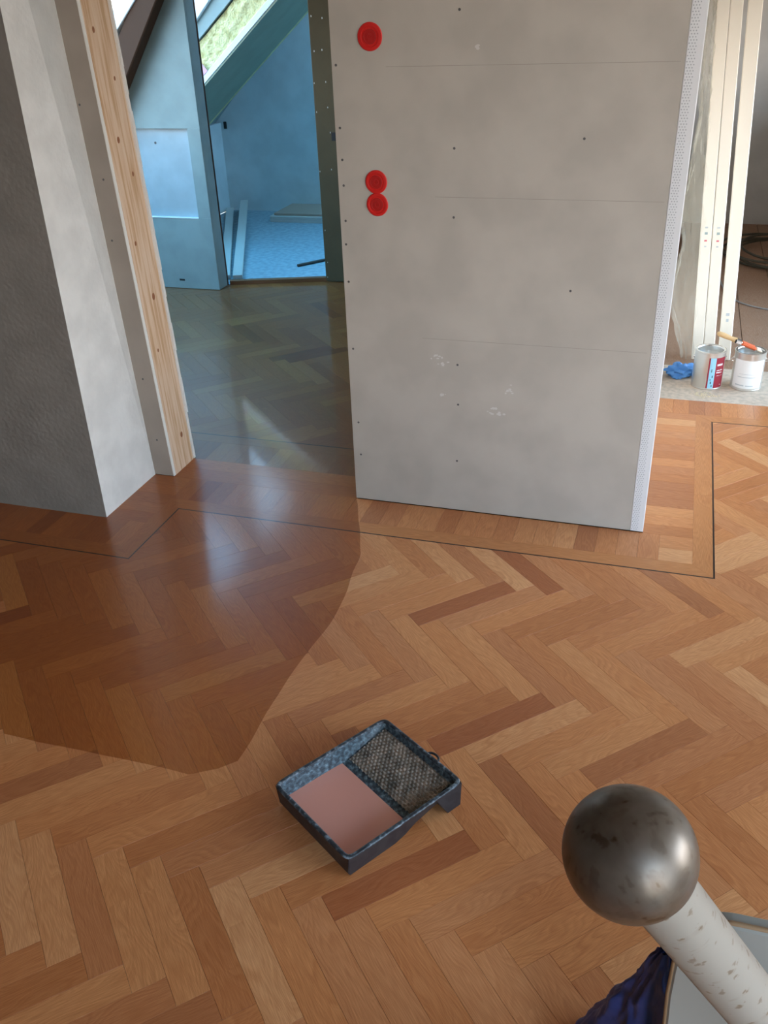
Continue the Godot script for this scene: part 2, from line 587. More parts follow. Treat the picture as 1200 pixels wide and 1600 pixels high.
# a row of short frieze blocks between two lines; along x or z
func frieze(parent: Node3D, lo: Vector2, hi: Vector2, along_x: bool, salt: int, wet_room := false) -> void:
	var a := lo.x if along_x else lo.y
	var b := hi.x if along_x else hi.y
	var n := int(round((b - a) / 0.0698))
	var stuff := mb()
	var some := false
	for i in n:
		var p0 := a + (b - a) * i / n + 0.0002
		var p1 := a + (b - a) * (i + 1) / n - 0.0002
		var poly: PackedVector2Array
		if along_x:
			poly = PackedVector2Array([Vector2(p0, lo.y), Vector2(p1, lo.y), Vector2(p1, hi.y), Vector2(p0, hi.y)])
		else:
			poly = PackedVector2Array([Vector2(lo.x, p0), Vector2(hi.x, p0), Vector2(hi.x, p1), Vector2(lo.x, p1)])
		var h := absi(hash(Vector2i(i, salt)))
		var uv0 := Vector2((h % 5) * 0.17, (h % 8) / 8.0 + 0.002)
		var mid := (poly[0] + poly[2]) / 2.0
		var s := screen(Vector3(mid.x, 0, mid.y))
		if s.x > -60 and s.x < 1260 and s.y < 1650:
			lay("frieze_block", parent, poly, poly[0], Vector2(0, 1) if along_x else Vector2(1, 0), uv0, wood_mats[(h / 11) % wood_mats.size()], wet_room)
		else:
			block_into(stuff, poly, poly[0], Vector2(0, 1) if along_x else Vector2(1, 0), uv0)
			some = true
	if some:
		var o := part("frieze_row", stuff.commit(), wood_mats[3], parent)
		tag(o, "", "", "", "stuff")

func plank(parent: Node3D, poly: PackedVector2Array, dir: Vector2, called: String, m: Material, k: int, wet_room := false) -> void:
	lay(called, parent, poly, poly[0], dir, Vector2(0.1 * k, (k % 8) / 8.0), m, wet_room)

func v2(a: Array) -> PackedVector2Array:
	var o := PackedVector2Array()
	for i in range(0, a.size(), 2):
		o.append(Vector2(a[i], a[i + 1]))
	return o

func build_floor() -> void:
	# the freshly lacquered area, rolled edge slightly wavy, first stretch a painted reflection
	var n := fnl(77)
	wet_area = v2([-1.0725, -0.173, -1.0725, 0.0])
	for i in range(1, 40):
		var z := 1.463 * i / 39.0
		wet_area.append(Vector2(lerpf(-1.0715, -0.922, minf(z / 0.39, 1.0)) + 0.005 * n.get_noise_1d(z * 4.0) + 0.03 * smoothstep(0.4, 0.75, z) * (1.0 - smoothstep(0.75, 1.1, z)) - 0.10 * smoothstep(1.40, 1.463, z), z))  # start slants along the partition's mirrored edge, leaving that lit reflection untinted
	for i in range(1, 40):
		var x := -1.022 - 2.478 * i / 39.0
		wet_area.append(Vector2(x, 1.463 + 0.005 * n.get_noise_1d(x * 4.0 + 50.0)))
	wet_area.append_array(v2([-3.5, -0.173]))
	var f := thing("floor", "orange-brown oak herringbone parquet with a straight border and dark inlay line, half of it freshly lacquered", "floor", Vector3.ZERO, 0, "structure")
	part("subfloor", boxm(Vector3(-3.5, -0.2, -0.172), Vector3(3.2, -0.0121, 4.2)), M.subfloor, f)
	part("subfloor", boxm(Vector3(0.0, -0.2, -1.26), Vector3(3.2, -0.0121, -0.172)), M.subfloor, f)
	var xl := -1.711; var xr := 0.2416; var zf := 0.2415; var zl := 0.607; var zb := -1.026
	var field := v2([-3.5, zl, xl, zl, xl, zf, xr, zf, xr, zb, 3.2, zb, 3.2, 4.2, -3.5, 4.2])
	herringbone(f, field, 290, false)
	# dark inlay line, 6 mm wide, outside the field
	var i6 := 0.006
	for q in [[-3.5, zl - i6, xl - i6, zl - i6, xl, zl, -3.5, zl], [xl - i6, zl - i6, xl - i6, zf - i6, xl, zf, xl, zl],
		[xl - i6, zf - i6, xr - i6, zf - i6, xr, zf, xl, zf], [xr - i6, zf - i6, xr - i6, zb - i6, xr, zb, xr, zf], [xr - i6, zb - i6, 3.2, zb - i6, 3.2, zb, xr, zb]]:
		plank(f, v2(q), Vector2(1, 0), "inlay_line", M.inlay, 0)
	# border strips inside the line, mitred; a = line side, b = frieze side
	var s := 0.066
	var a := i6
	var b := i6 + s
	plank(f, v2([-3.5, zl - a, xl - a, zl - a, xl - b, zl - b, -3.5, zl - b]), Vector2(1, 0), "border_strip", M.strip, 1)
	plank(f, v2([xl - a, zl - a, xl - a, zf - a, xl - b, zf - b, xl - b, zl - b]), Vector2(0, 1), "border_strip", M.strip, 2)
	plank(f, v2([xl - a, zf - a, -0.62, zf - a, -0.62, zf - b, xl - b, zf - b]), Vector2(1, 0), "border_strip", M.strip, 4)
	plank(f, v2([-0.62, zf - a, xr - a, zf - a, xr - b, zf - b, -0.62, zf - b]), Vector2(1, 0), "border_strip", M.strip, 6)
	plank(f, v2([xr - a, zf - a, xr - a, -0.33, xr - b, -0.33, xr - b, zf - b]), Vector2(0, 1), "border_strip", M.strip, 3)
	plank(f, v2([xr - a, -0.33, xr - a, zb - a, xr - b, zb - b, xr - b, -0.33]), Vector2(0, 1), "border_strip", M.strip, 5)
	plank(f, v2([xr - a, zb - a, 3.2, zb - a, 3.2, zb - b, xr - b, zb - b]), Vector2(1, 0), "border_strip", M.strip, 1)
	# frieze blocks between the strip and the walls
	frieze(f, Vector2(-3.5, 0.366), Vector2(xl - b, zl - b), true, 1)
	frieze(f, Vector2(-1.953, 0.0), Vector2(xl - b, 0.366), false, 2)
	frieze(f, Vector2(xl - b, 0.0), Vector2(0.06, zf - b), true, 3)
	frieze(f, Vector2(0.0, zb - b), Vector2(xr - b, 0.0), false, 4)
	plank(f, v2([0.06, 0.0, xr - b, 0.0, xr - b, 0.085, 0.06, 0.085]), Vector2(1, 0), "frieze_block", wood_mats[3], 2)
	plank(f, v2([0.06, 0.0855, xr - b, 0.0855, xr - b, zf - b, 0.06, zf - b]), Vector2(1, 0), "frieze_block", wood_mats[31], 4)
	frieze(f, Vector2(0.0, -1.26), Vector2(3.2, zb - b), true, 5)
	# threshold boards in the doorway
	plank(f, v2([-1.865, -0.172, -1.073, -0.172, -1.073, -0.087, -1.865, -0.087]), Vector2(1, 0), "threshold_board", wood_mats[1], 1)
	plank(f, v2([-1.865, -0.0865, -1.073, -0.0865, -1.073, -0.0005, -1.865, -0.0005]), Vector2(1, 0), "threshold_board", wood_mats[9], 4)
	var g := thing("floor", "dark glossy herringbone parquet of the back room seen through the doorway", "floor", Vector3.ZERO, 0, "structure")
	part("subfloor", boxm(Vector3(-4.03, -0.2, -5.05), Vector3(-0.15, -0.0121, -0.172)), M.subfloor, g)
	var bf := v2([-4.03, -0.414, -0.15, -0.414, -0.15, -2.87, -2.262, -2.87, -2.93, -2.663, -4.03, -2.60])
	herringbone(g, bf, 290, true)
	plank(g, v2([-4.03, -0.414, -0.15, -0.414, -0.15, -0.408, -4.03, -0.408]), Vector2(1, 0), "inlay_line", M.inlay, 0, true)
	plank(g, v2([-4.03, -0.408, -0.15, -0.408, -0.15, -0.342, -4.03, -0.342]), Vector2(1, 0), "border_strip", M.strip, 3, true)
	frieze(g, Vector2(-4.03, -0.3415), Vector2(-0.15, -0.1725), true, 8, true)
	# brown batten that closes the parquet at its far edge
	var d := (Vector3(-2.262, 0, -2.875) - Vector3(-2.90, 0, -2.677))
	var bs := Basis(d.normalized(), Vector3.UP, d.normalized().cross(Vector3.UP))
	part("edge_batten", boxm(Vector3(0, -0.01, -0.02), Vector3(d.length(), 0.028, 0.02), 0.003, Transform3D(bs, Vector3(-2.90, 0, -2.692))), mat(rgb8(120, 78, 46), 0.6), g)

	solo("floor", boxm(Vector3(-4.03, -0.012, -5.05), Vector3(-0.15, -0.004, -2.70)), M.gypsum_floor, "pale blue-lit bare boarded floor behind the brown batten in the back room", "floor", "structure")
	var r := thing("floor", "rough grey screed strip and old brown floorboards in the right-hand room", "floor", Vector3.ZERO, 0, "structure")
	part("screed", boxm(Vector3(0.0, -0.2, -1.72), Vector3(3.2, -0.004, -1.262)), M.screed, r)
	part("subfloor", boxm(Vector3(0.0, -0.2, -5.07), Vector3(3.2, -0.03, -1.72)), M.subfloor, r)
	for i in 16:
		var x0 := 0.2 * i
		var st3 := mb()
		block_into(st3, v2([x0 + 0.002, -5.07, x0 + 0.198, -5.07, x0 + 0.198, -1.722, x0 + 0.002, -1.722]), Vector2(x0, -5.07), Vector2(0, 1), Vector2(0.13 * i, (i * 3 % 8) / 8.0), -0.006)
		part("floorboard", st3.commit(), M.old_floor, r)

# ---------------------------------------------------------------- walls
func build_walls() -> void:
	# the partition in the middle
	var w := thing("wall_middle", "bare grey-beige plasterboard partition with red box covers and a white corner bead", "wall", Vector3.ZERO, 0, "structure")
	part("panel", boxm(Vector3(-1.072, 0.003, -0.02), Vector3(-0.001, 2.7, 0.0), 0.0008), M.board, w)
	part("wall_core", boxm(Vector3(-1.06, 0.0, -0.172), Vector3(-0.004, 2.7, -0.0201)), M.board, w)
	part("side_wall", boxm(Vector3(-0.15, 0.0, -5.07), Vector3(-0.004, 2.7, -0.1725)), M.plaster_room, w)
	var st := mb()
	var prev := []
	for i in 31:
		var y := 0.004 + 2.69 * i / 30.0
		var xin := -0.0445 - 0.0008 * sin(y * 7.0)
		var row := [Vector3(xin, y, 0.0001), Vector3(xin + 0.002, y, 0.0016), Vector3(-0.002, y, 0.0020), Vector3(0.0005, y, 0.0005), Vector3(0.0005, y, -0.03)]
		if i:
			for k in 4:
				quad(st, prev[k], prev[k + 1], row[k + 1], row[k], Vector3(0.3 if k == 3 else (-0.5 if k == 0 else 0.0), 0, 1))
		prev = row
	part("corner_bead", st.commit(), M.bead, w)
	var mm := MultiMesh.new()
	mm.transform_format = MultiMesh.TRANSFORM_3D
	var disc := mb()
	lathe(disc, [Vector2(0.0019, 0.0), Vector2(0.0019, 0.0003), Vector2(0.0, 0.0003)], 8)
	mm.mesh = disc.commit()
	var spots := []
	for i in 260:
		for k in 3:
			spots.append(Transform3D(Basis(Vector3.RIGHT, PI / 2), Vector3(-0.0385 + k * 0.0075 + (0.0035 if i % 2 else 0.0), 0.012 + i * 0.0075, 0.0018)))
	mm.instance_count = spots.size()
	for i in spots.size(): mm.set_instance_transform(i, spots[i])
	var mi := MultiMeshInstance3D.new()
	mi.multimesh = mm
	mi.material_override = M.hole
	mi.name = "perforation"
	w.add_child(mi)
	mi.set_meta("kind", "stuff")
	for q in [[-0.90, -0.055, 1.498], [-0.75, -0.055, 1.127], [-0.80, -0.055, 0.662]]:
		part("pencil_line", boxm(Vector3(q[0], q[2] - 0.0007, 0.0), Vector3(q[1], q[2] + 0.0007, 0.0002)), M.pencil, w)
	var screw := mb()
	lathe(screw, [Vector2(0.004, 0.0), Vector2(0.004, 0.0006), Vector2(0.0026, 0.0008), Vector2(0.001, 0.0003), Vector2(0, 0.0003)], 10)
	var sm: ArrayMesh = screw.commit()
	for q in [[-1.058, 1.505], [-1.056, 1.328], [-1.054, 1.234], [-1.054, 1.156], [-1.054, 1.045], [-1.057, 0.969], [-1.055, 0.844], [-1.052, 0.606], [-1.047, 0.323], [-1.044, 0.192], [-0.675, 1.641], [-0.689, 1.271], [-0.69, 1.066], [-0.675, 0.575], [-0.672, 0.428], [-0.675, 0.207], [-0.30, 1.30], [-0.31, 0.85]]:
		part("screw", sm, M.screw, w, Transform3D(Basis(Vector3.RIGHT, PI / 2), Vector3(q[0], q[1], 0.0)))
	# whitish plaster smears
	var smear := mb()
	rng.seed = 5
	for q in [[-0.535, 0.405, 0.035, 0.008], [-0.75, 0.60, 0.03, 0.02], [-0.72, 0.575, 0.02, 0.012], [-0.49, 0.50, 0.012, 0.02], [-0.62, 1.545, 0.004, 0.006], [-0.73, 0.46, 0.01, 0.006], [-0.545, 0.425, 0.012, 0.006]]:
		for k in 9:
			var c := Vector3(q[0] + rng.randfn(0, 0.5) * q[2], q[1] + rng.randfn(0, 0.5) * q[3], 0.0)
			lathe(smear, [Vector2(0.006, 0.0), Vector2(0.004, 0.0004), Vector2(0, 0.0005)], 7, Transform3D(Basis(Vector3.RIGHT, PI / 2).scaled(Vector3(rng.randf_range(0.3, 1.0), rng.randf_range(0.3, 0.8), 1.0)), c))
	var sp := part("plaster_smear", smear.commit(), mat(rgb8(204, 202, 198), 0.9), w)
	tag(sp, "", "", "", "stuff")

	# red box covers
	for q in [[-0.946, 1.579, "red round electrical box cover alone near the top of the grey partition"], [-0.943, 1.169, "upper of the two touching red round box covers on the grey partition"], [-0.942, 1.0995, "lower of the two touching red round box covers on the grey partition"]]:
		var t := thing("box_cover", q[2], "box cover", Vector3(q[0], q[1], 0.0), 0, "", "red electrical box covers on the partition")
		t.rotation = Vector3(PI / 2, 0, 0)
		var rr := 0.0385 if q[1] > 1.3 else 0.0362
		var s1 := mb()
		lathe(s1, [Vector2(rr, 0.0), Vector2(rr, 0.002), Vector2(rr - 0.002, 0.0042), Vector2(0.028, 0.0048), Vector2(0.0265, 0.0026), Vector2(0.0, 0.0022)], 48)
		part("cover_plate", s1.commit(), M.red, t)
		var s2 := mb()
		lathe(s2, [Vector2(0.021, 0.002), Vector2(0.0205, 0.0044), Vector2(0.0185, 0.0048), Vector2(0.0175, 0.0034), Vector2(0.009, 0.0034), Vector2(0.0085, 0.005), Vector2(0.0065, 0.0052), Vector2(0.006, 0.0036), Vector2(0.0, 0.0036)], 40)
		part("raised_ring", s2.commit(), M.red_dark, t)

	# the plastered chimney breast on the left and the strip of plasterboard beside the doorway
	var l := thing("wall_left", "grey plastered pillar on the left with a lighter side face beside the doorway", "wall", Vector3.ZERO, 0, "structure")
	var hgt := 2.7
	var lean := func(x0: float, x1: float, y: float) -> float: return lerpf(x0, x1, y / 1.705)
	var b0 := Vector3(-1.952, 0, 0.366); var t0 := Vector3(lean.call(-1.952, -1.936, hgt), hgt, 0.366)
	var b1 := Vector3(-1.951, 0, 0.0); var t1 := Vector3(lean.call(-1.951, -2.006, hgt), hgt, 0.0)
	var sf := mb()
	hexa(sf, [Vector3(-3.5, 0, 0.352), b0 + Vector3(-0.006, 0, -0.014), b0, Vector3(-3.5, 0, 0.366), Vector3(-3.5, hgt, 0.352), t0 + Vector3(-0.006, 0, -0.014), t0, Vector3(-3.5, hgt, 0.366)])
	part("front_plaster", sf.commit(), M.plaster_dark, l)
	var ss := mb()
	hexa(ss, [b1 + Vector3(-0.3, 0, 0), b1, b0 + Vector3(0, 0, -0.0005), b0 + Vector3(-0.3, 0, -0.0145), t1 + Vector3(-0.3, 0, 0), t1, t0 + Vector3(0, 0, -0.0005), t0 + Vector3(-0.3, 0, -0.0145)])
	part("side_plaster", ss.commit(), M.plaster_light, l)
	var sc := mb()
	hexa(sc, [Vector3(-4.03, 0, -0.172), Vector3(-1.9, 0, -0.172), Vector3(-1.9, 0, -0.013), Vector3(-4.03, 0, -0.013), Vector3(-4.03, hgt, -0.172), Vector3(-2.02, hgt, -0.172), Vector3(-2.02, hgt, -0.013), Vector3(-4.03, hgt, -0.013)])
	part("wall_core", sc.commit(), M.plaster_room, l)
	var sb := mb()
	var e0 := -1.866; var e1: float = lean.call(-1.866, -1.925, hgt)
	hexa(sb, [Vector3(-2.2, 0.002, -0.0128), Vector3(e0, 0.002, -0.0128), Vector3(e0, 0.002, 0), Vector3(-2.2, 0.002, 0), Vector3(-2.3, hgt, -0.0128), Vector3(e1, hgt, -0.0128), Vector3(e1, hgt, 0), Vector3(-2.3, hgt, 0)])
	part("plasterboard_strip", sb.commit(), M.strip_board, l)
	# white cut edge of that strip
	var se := mb()
	hexa(se, [Vector3(e0, 0.002, -0.0128), Vector3(e0 + 0.004, 0.002, -0.0128), Vector3(e0 + 0.004, 0.002, 0.001), Vector3(e0, 0.002, 0.001), Vector3(e1, hgt, -0.0128), Vector3(e1 + 0.004, hgt, -0.0128), Vector3(e1 + 0.004, hgt, 0.001), Vector3(e1, hgt, 0.001)])
	part("cut_edge", se.commit(), M.cut_edge, l)
	for q in [[-1.985, 1.40], [-1.955, 0.95], [-1.945, 1.16], [-1.93, 0.42], [-1.915, 0.16]]:
		part("screw", sm, M.screw, l, Transform3D(Basis(Vector3.RIGHT, PI / 2), Vector3(q[0], q[1], 0.0)))
	# bare pine board of the door reveal
	var j := thing("trim_1", "bare knotty pine board lining the left side of the doorway", "door lining", Vector3.ZERO, 0, "structure")
	var f0 := -1.862; var f1: float = lean.call(-1.862, -1.917, hgt)
	var sj := mb()
	hexa(sj, [Vector3(f0 - 0.03, 0.001, -0.165), Vector3(f0, 0.001, -0.165), Vector3(f0, 0.001, -0.013), Vector3(f0 - 0.03, 0.001, -0.013), Vector3(f1 - 0.03, hgt, -0.165), Vector3(f1, hgt, -0.165), Vector3(f1, hgt, -0.013), Vector3(f1 - 0.03, hgt, -0.013)])
	part("board", sj.commit(), M.pine, j)
	var sk := mb()
	lathe(sk, [Vector2(0.009, 0.0), Vector2(0.006, 0.0005), Vector2(0, 0.0007)], 14)
	var km: ArrayMesh = sk.commit()
	for q in [[-0.11, 0.14, 1.0], [-0.06, 0.52, 0.6], [-0.10, 0.72, 1.1], [-0.05, 0.93, 0.7], [-0.12, 1.16, 0.7], [-0.07, 1.28, 0.9], [-0.12, 1.47, 0.6], [-0.05, 1.62, 0.8]]:
		var xx: float = lean.call(-1.862, -1.917, q[1])
		part("knot", km, M.knot, j, Transform3D(Basis(Vector3.BACK, -PI / 2).scaled(Vector3(1, 1.4 * q[2], q[2])), Vector3(xx + 0.0005, q[1], q[0])))
	# ragged plaster edge behind the board
	var sr := mb()
	rng.seed = 9
	var last := 0.0
	var y0 := 0.004
	while y0 < 2.68:
		var y1 := y0 + rng.randf_range(0.05, 0.16)
		var d := 0.006 + rng.randf_range(0.0, 0.004) if y0 > 0.16 else 0.016
		if y0 < 0.16 and y1 > 0.12: d = 0.004
		var xa: float = lean.call(-1.862, -1.917, y0)
		var xb: float = lean.call(-1.862, -1.917, y1)
		hexa(sr, [Vector3(xa - 0.02, y0, -0.18), Vector3(xa + d, y0, -0.18), Vector3(xa + d, y0, -0.166), Vector3(xa - 0.02, y0, -0.166), Vector3(xb - 0.02, y1, -0.18), Vector3(xb + d * 0.9, y1, -0.18), Vector3(xb + d * 0.9, y1, -0.166), Vector3(xb - 0.02, y1, -0.166)])
		y0 = y1
	part("plaster_edge", sr.commit(), M.cut_edge, j)

	# back room ------------------------------------------------------------------
	var n := thing("wall_niche", "grey-green boarded wall with a pale recessed panel in the back room", "wall", Vector3.ZERO, 0, "structure")
	var zf := -2.537; var zk := -2.657
	# four boards round the recessed panel
	var bd := func(x0: float, x1: float, ya: float, yb: float) -> ArrayMesh: return boxm(Vector3(x0, ya, zf - 0.02), Vector3(x1, yb, zf), 0.0015)
	part("panel", bd.call(-4.03, -2.903, 0.002, 0.470), M.wall_grey, n)
	part("panel", bd.call(-2.992, -2.903, 0.470, 1.0125), M.wall_grey, n)
	var sp2 := mb()
	# upper board, cut along the roof slope
	var up := v2([-4.03, 1.0125, -2.903, 1.0125, -2.905, 1.95, -2.93, 1.95, -3.40, 1.27, -4.03, 1.27])
	for z in [zf, zf - 0.02]:
		var ti := Geometry2D.triangulate_polygon(up)
		for i in range(0, ti.size(), 3):
			tri(sp2, Vector3(up[ti[i]].x, up[ti[i]].y, z), Vector3(up[ti[i + 1]].x, up[ti[i + 1]].y, z), Vector3(up[ti[i + 2]].x, up[ti[i + 2]].y, z), Vector3.BACK * (1.0 if z == zf else -1.0))
	for i in up.size():
		var p := up[i]; var q := up[(i + 1) % up.size()]
		var nn := Vector3(q.y - p.y, p.x - q.x, 0)
		quad(sp2, Vector3(p.x, p.y, zf), Vector3(q.x, q.y, zf), Vector3(q.x, q.y, zf - 0.02), Vector3(p.x, p.y, zf - 0.02), nn)
	part("panel", sp2.commit(), M.wall_grey, n)
	part("recessed_panel", boxm(Vector3(-4.03, 0.45, zf - 0.045), Vector3(-2.96, 1.03, zf - 0.022)), M.niche, n)
	part("ledge", boxm(Vector3(-4.03, 0.466, zf - 0.03), Vector3(-2.992, 0.472, zf + 0.003), 0.001), M.frame_white, n)
	part("stud", boxm(Vector3(-2.96, 0.002, zk), Vector3(-2.904, 1.95, zf - 0.0205), 0.002), M.wall_grey, n)
	part("stud", boxm(Vector3(-2.915, 0.002, zk - 0.012), Vector3(-2.900, 1.95, zk - 0.0005), 0.001), M.old_beam, n)
	part("cable_hole", boxm(Vector3(-3.198, 0.053, zf), Vector3(-3.158, 0.066, zf + 0.001)), M.black, n)
	part("screw", sm, M.screw, n, Transform3D(Basis(Vector3.RIGHT, PI / 2).scaled(Vector3(2, 2, 2)), Vector3(-3.24, 0.925, zf - 0.022)))
	var rb := thing("trim_2", "dark brown sloping roof rafter above the grey-green wall", "rafter", Vector3.ZERO, 0, "structure")
	var dirr := Vector3(-3.013 + 3.336, 1.709 - 1.243, 0).normalized()
	var rbas := Basis(dirr, Vector3.BACK.cross(dirr), Vector3.BACK)
	var rafter := mb()
	box(rafter, Vector3(-0.75, 0.0, -0.05), Vector3(1.05, 0.135, 0.05), 0.006, Transform3D(rbas, Vector3(-3.18, 1.468, -2.47)))
	part("beam", rafter.commit(), M.old_beam, rb)

	var wi := thing("wall_inner", "dark grey-green plasterboard wall edge with bright screws behind the doorway", "wall", Vector3.ZERO, 0, "structure")
	part("panel", boxm(Vector3(-2.262, 0.002, -2.99), Vector3(-0.15, 2.7, -2.87), 0.002), M.green_board, wi)
	for q in [[-2.245, 1.595], [-2.176, 1.583], [-2.24, 1.408], [-2.189, 1.414], [-2.253, 1.232], [-2.177, 1.238], [-2.25, 1.068], [-2.174, 1.094], [-2.254, 0.715], [-2.174, 0.728], [-2.246, 0.343], [-2.243, 0.131], [-2.167, 0.949], [-2.25, 0.03]]:
		part("screw", sm, M.screw_bright, wi, Transform3D(Basis(Vector3.RIGHT, PI / 2).scaled(Vector3(0.55, 1.3, 1)), Vector3(q[0], q[1], -2.87)))
	part("box_hole", boxm(Vector3(-2.16, 0.90, -2.871), Vector3(-2.12, 0.95, -2.869), 0.0), M.black, wi)

	var wb := thing("wall_back", "pale wall at the far end behind the back room and the right-hand room", "wall", Vector3.ZERO, 0, "structure")
	part("panel", boxm(Vector3(-4.15, -0.2, -5.2), Vector3(-0.08, 2.8, -5.05)), M.wall_white, wb)
	part("panel", boxm(Vector3(-0.08, -0.2, -5.22), Vector3(3.4, 2.8, -5.07)), M.plaster_room, wb)
	part("hook", boxm(Vector3(0.355, 0.915, -5.07), Vector3(0.415, 0.94, -5.055), 0.003), M.black, wb)
	part("pipe_stub", boxm(Vector3(-4.0, 0.70, -5.05), Vector3(-3.97, 0.76, -5.04), 0.004), M.black, wb)
	solo("wall_knee", boxm(Vector3(-4.15, 0, -5.05), Vector3(-4.03, 0.75, -0.172)), M.wall_white, "low pale knee wall under the roof slope in the back room", "wall", "structure")

	# lined part of the roof slope with insulation above it
	var sl := thing("ceiling_slope", "sloping plasterboard ceiling of the back room with a bright cut edge", "ceiling", Vector3.ZERO, 0, "structure")
	var zc := -3.40
	var p0 := Vector3(-3.28, 1.18, 0); var p1 := Vector3(-2.67, 1.69, 0)
	var sd := (p1 - p0).normalized()
	var sbas := Basis(sd, Vector3.BACK.cross(sd), Vector3.BACK)
	var st9 := Transform3D(sbas, Vector3(p0.x, p0.y, zc))
	part("board", boxm(Vector3(-0.98, 0, -0.75), Vector3(1.95, 0.0125, 0), 0.001, st9), M.moist_board, sl)
	part("lath", boxm(Vector3(-0.98, 0.013, -0.75), Vector3(1.95, 0.05, 0.004), 0.002, st9), M.frame_white, sl)
	var wl := thing("insulation", "yellow mineral wool packed above the sloping ceiling board", "insulation", Vector3.ZERO, 0, "structure")
	var wp := []
	for i in 40:
		var row := PackedVector3Array()
		for k in 14:
			var x := -0.9 + 2.0 * i / 39.0
			var y := 0.052 + 0.165 * k / 13.0
			row.append(st9 * Vector3(x, y, -0.02 + 0.014 * fnl(61, 9.0, 3).get_noise_2d(x, y * 2.0)))
		wp.append(row)
	var sw := mb()
	sheet(sw, wp)
	box(sw, Vector3(-0.9, 0.052, -1.0), Vector3(1.1, 0.217, -0.045), 0.0, st9)
	part("wool_batt", sw.commit(), M.wool, wl)
	part("vapour_foil", boxm(Vector3(-0.03, 0.051, -0.004), Vector3(0.09, 0.12, 0.002), 0.0, Transform3D(st9.basis, st9.origin + Vector3(0.0, 0, 0.004))), M.pink, wl)
	# the grey board over the wool and the outer roof
	part("upper_board", boxm(Vector3(-0.98, 0.225, -1.65), Vector3(1.95, 0.46, 0.0), 0.002, st9), M.wall_grey, sl)
	var ro := thing("ceiling_roof", "outer roof slope over the back room with roof windows", "roof", Vector3.ZERO, 0, "structure")
	var rd := Vector3(1, 1, 0).normalized()
	var rt := Transform3D(Basis(rd, Vector3.BACK.cross(rd), Vector3.BACK), Vector3(-4.15, 0.68, 0))
	# bands along z, leaving two window openings
	for q in [[-5.2, -3.42, 0.0, 2.9], [-0.6, -0.1, 0.0, 2.9], [-3.42, -0.6, 0.0, 0.35], [-3.42, -0.6, 1.9, 2.9], [-2.62, -2.46, 0.35, 1.9]]:
		part("roof_panel", boxm(Vector3(q[2], 0, q[0]), Vector3(q[3], 0.12, q[1]), 0.0, rt), M.wall_grey, ro)
	for q in [["window_1", -3.42, -2.62, "roof window in the slope behind the grey-green wall"], ["window_2", -2.46, -0.6, "bright roof window with a white frame above the dark rafter"]]:
		var wn := thing(q[0], q[3], "window", Vector3.ZERO, 0, "structure")
		for e in [[0.35, 0.40, q[1], q[2]], [1.85, 1.90, q[1], q[2]], [0.40, 1.85, q[1], q[1] + 0.05], [0.40, 1.85, q[2] - 0.05, q[2]]]:
			part("window_frame", boxm(Vector3(e[0], 0.02, e[2]), Vector3(e[1], 0.10, e[3]), 0.004, rt), M.frame_white, wn)
		part("pane", boxm(Vector3(0.40, 0.06, q[1] + 0.05), Vector3(1.85, 0.064, q[2] - 0.05), 0.0, rt), M.glass, wn)

	# the rest of the shell ------------------------------------------------------
	var ce := thing("ceiling", "flat white ceiling above the main room, out of the picture", "ceiling", Vector3.ZERO, 0, "structure")
	part("slab", boxm(Vector3(-3.7, 2.7, -0.172), Vector3(3.4, 2.85, 4.4)), M.plaster_room, ce)
	part("slab", boxm(Vector3(-0.15, 2.7, -5.22), Vector3(3.4, 2.85, -0.172)), M.plaster_room, ce)
	for q in [[-2.3, -0.15, -3.05, -0.172], [-2.3, -0.15, -5.22, -5.0], [-2.3, -2.1, -5.0, -3.05], [-0.4, -0.15, -5.0, -3.05]]:  # gap between these unseen slabs is a skylight added to light the back wall
		part("slab", boxm(Vector3(q[0], 2.7, q[2]), Vector3(q[1], 2.85, q[3])), M.wall_grey, ce)
	solo("wall_west", boxm(Vector3(-3.7, 0, -0.013), Vector3(-3.5, 2.7, 4.4)), M.plaster_dark, "plain plastered side wall left of the parquet, outside the picture", "wall", "structure")
	# right wall of the main room; nearer window wall added to light the battens
	var wr := thing("wall_right", "plastered side wall with a window right of the parquet, outside the picture", "wall", Vector3.ZERO, 0, "structure")
	for q in [[0.3, 0.8, 0.0, 2.7], [2.6, 4.4, 0.0, 2.7], [0.8, 2.6, 0.0, 0.5], [0.8, 2.6, 2.3, 2.7]]:
		part("panel", boxm(Vector3(3.2, q[2], q[0]), Vector3(3.4, q[3], q[1])), M.plaster_room, wr)
	var we := thing("wall_east_added", "unseen plastered wall added with two low window openings to light the white battens", "wall", Vector3.ZERO, 0, "structure")
	for q in [[-5.22, -4.6, 0.0, 2.7], [-4.6, -3.4, 0.0, 1.1], [-4.6, -3.4, 1.8, 2.7], [-3.4, -2.9, 0.0, 2.7], [-2.9, -0.05, 0.0, 0.1], [-2.9, -0.05, 1.6, 2.7], [-0.05, 0.4, 0.0, 2.7]]:
		part("panel", boxm(Vector3(1.15, q[2], q[0]), Vector3(1.27, q[3], q[1])), M.plaster_room, we)
	part("panel", boxm(Vector3(1.27, 0, 0.28), Vector3(3.4, 2.7, 0.4)), M.plaster_room, we)
	var ws := thing("wall_rear", "plastered wall with a window behind the viewer, outside the picture", "wall", Vector3.ZERO, 0, "structure")
	for q in [[-3.7, 1.1, 0.0, 2.7], [3.15, 3.4, 0.0, 2.7], [1.1, 3.15, 0.0, 0.25], [1.1, 3.15, 2.6, 2.7]]:
		part("panel", boxm(Vector3(q[0], q[2], 4.2), Vector3(q[1], q[3], 4.4)), M.plaster_room, ws)

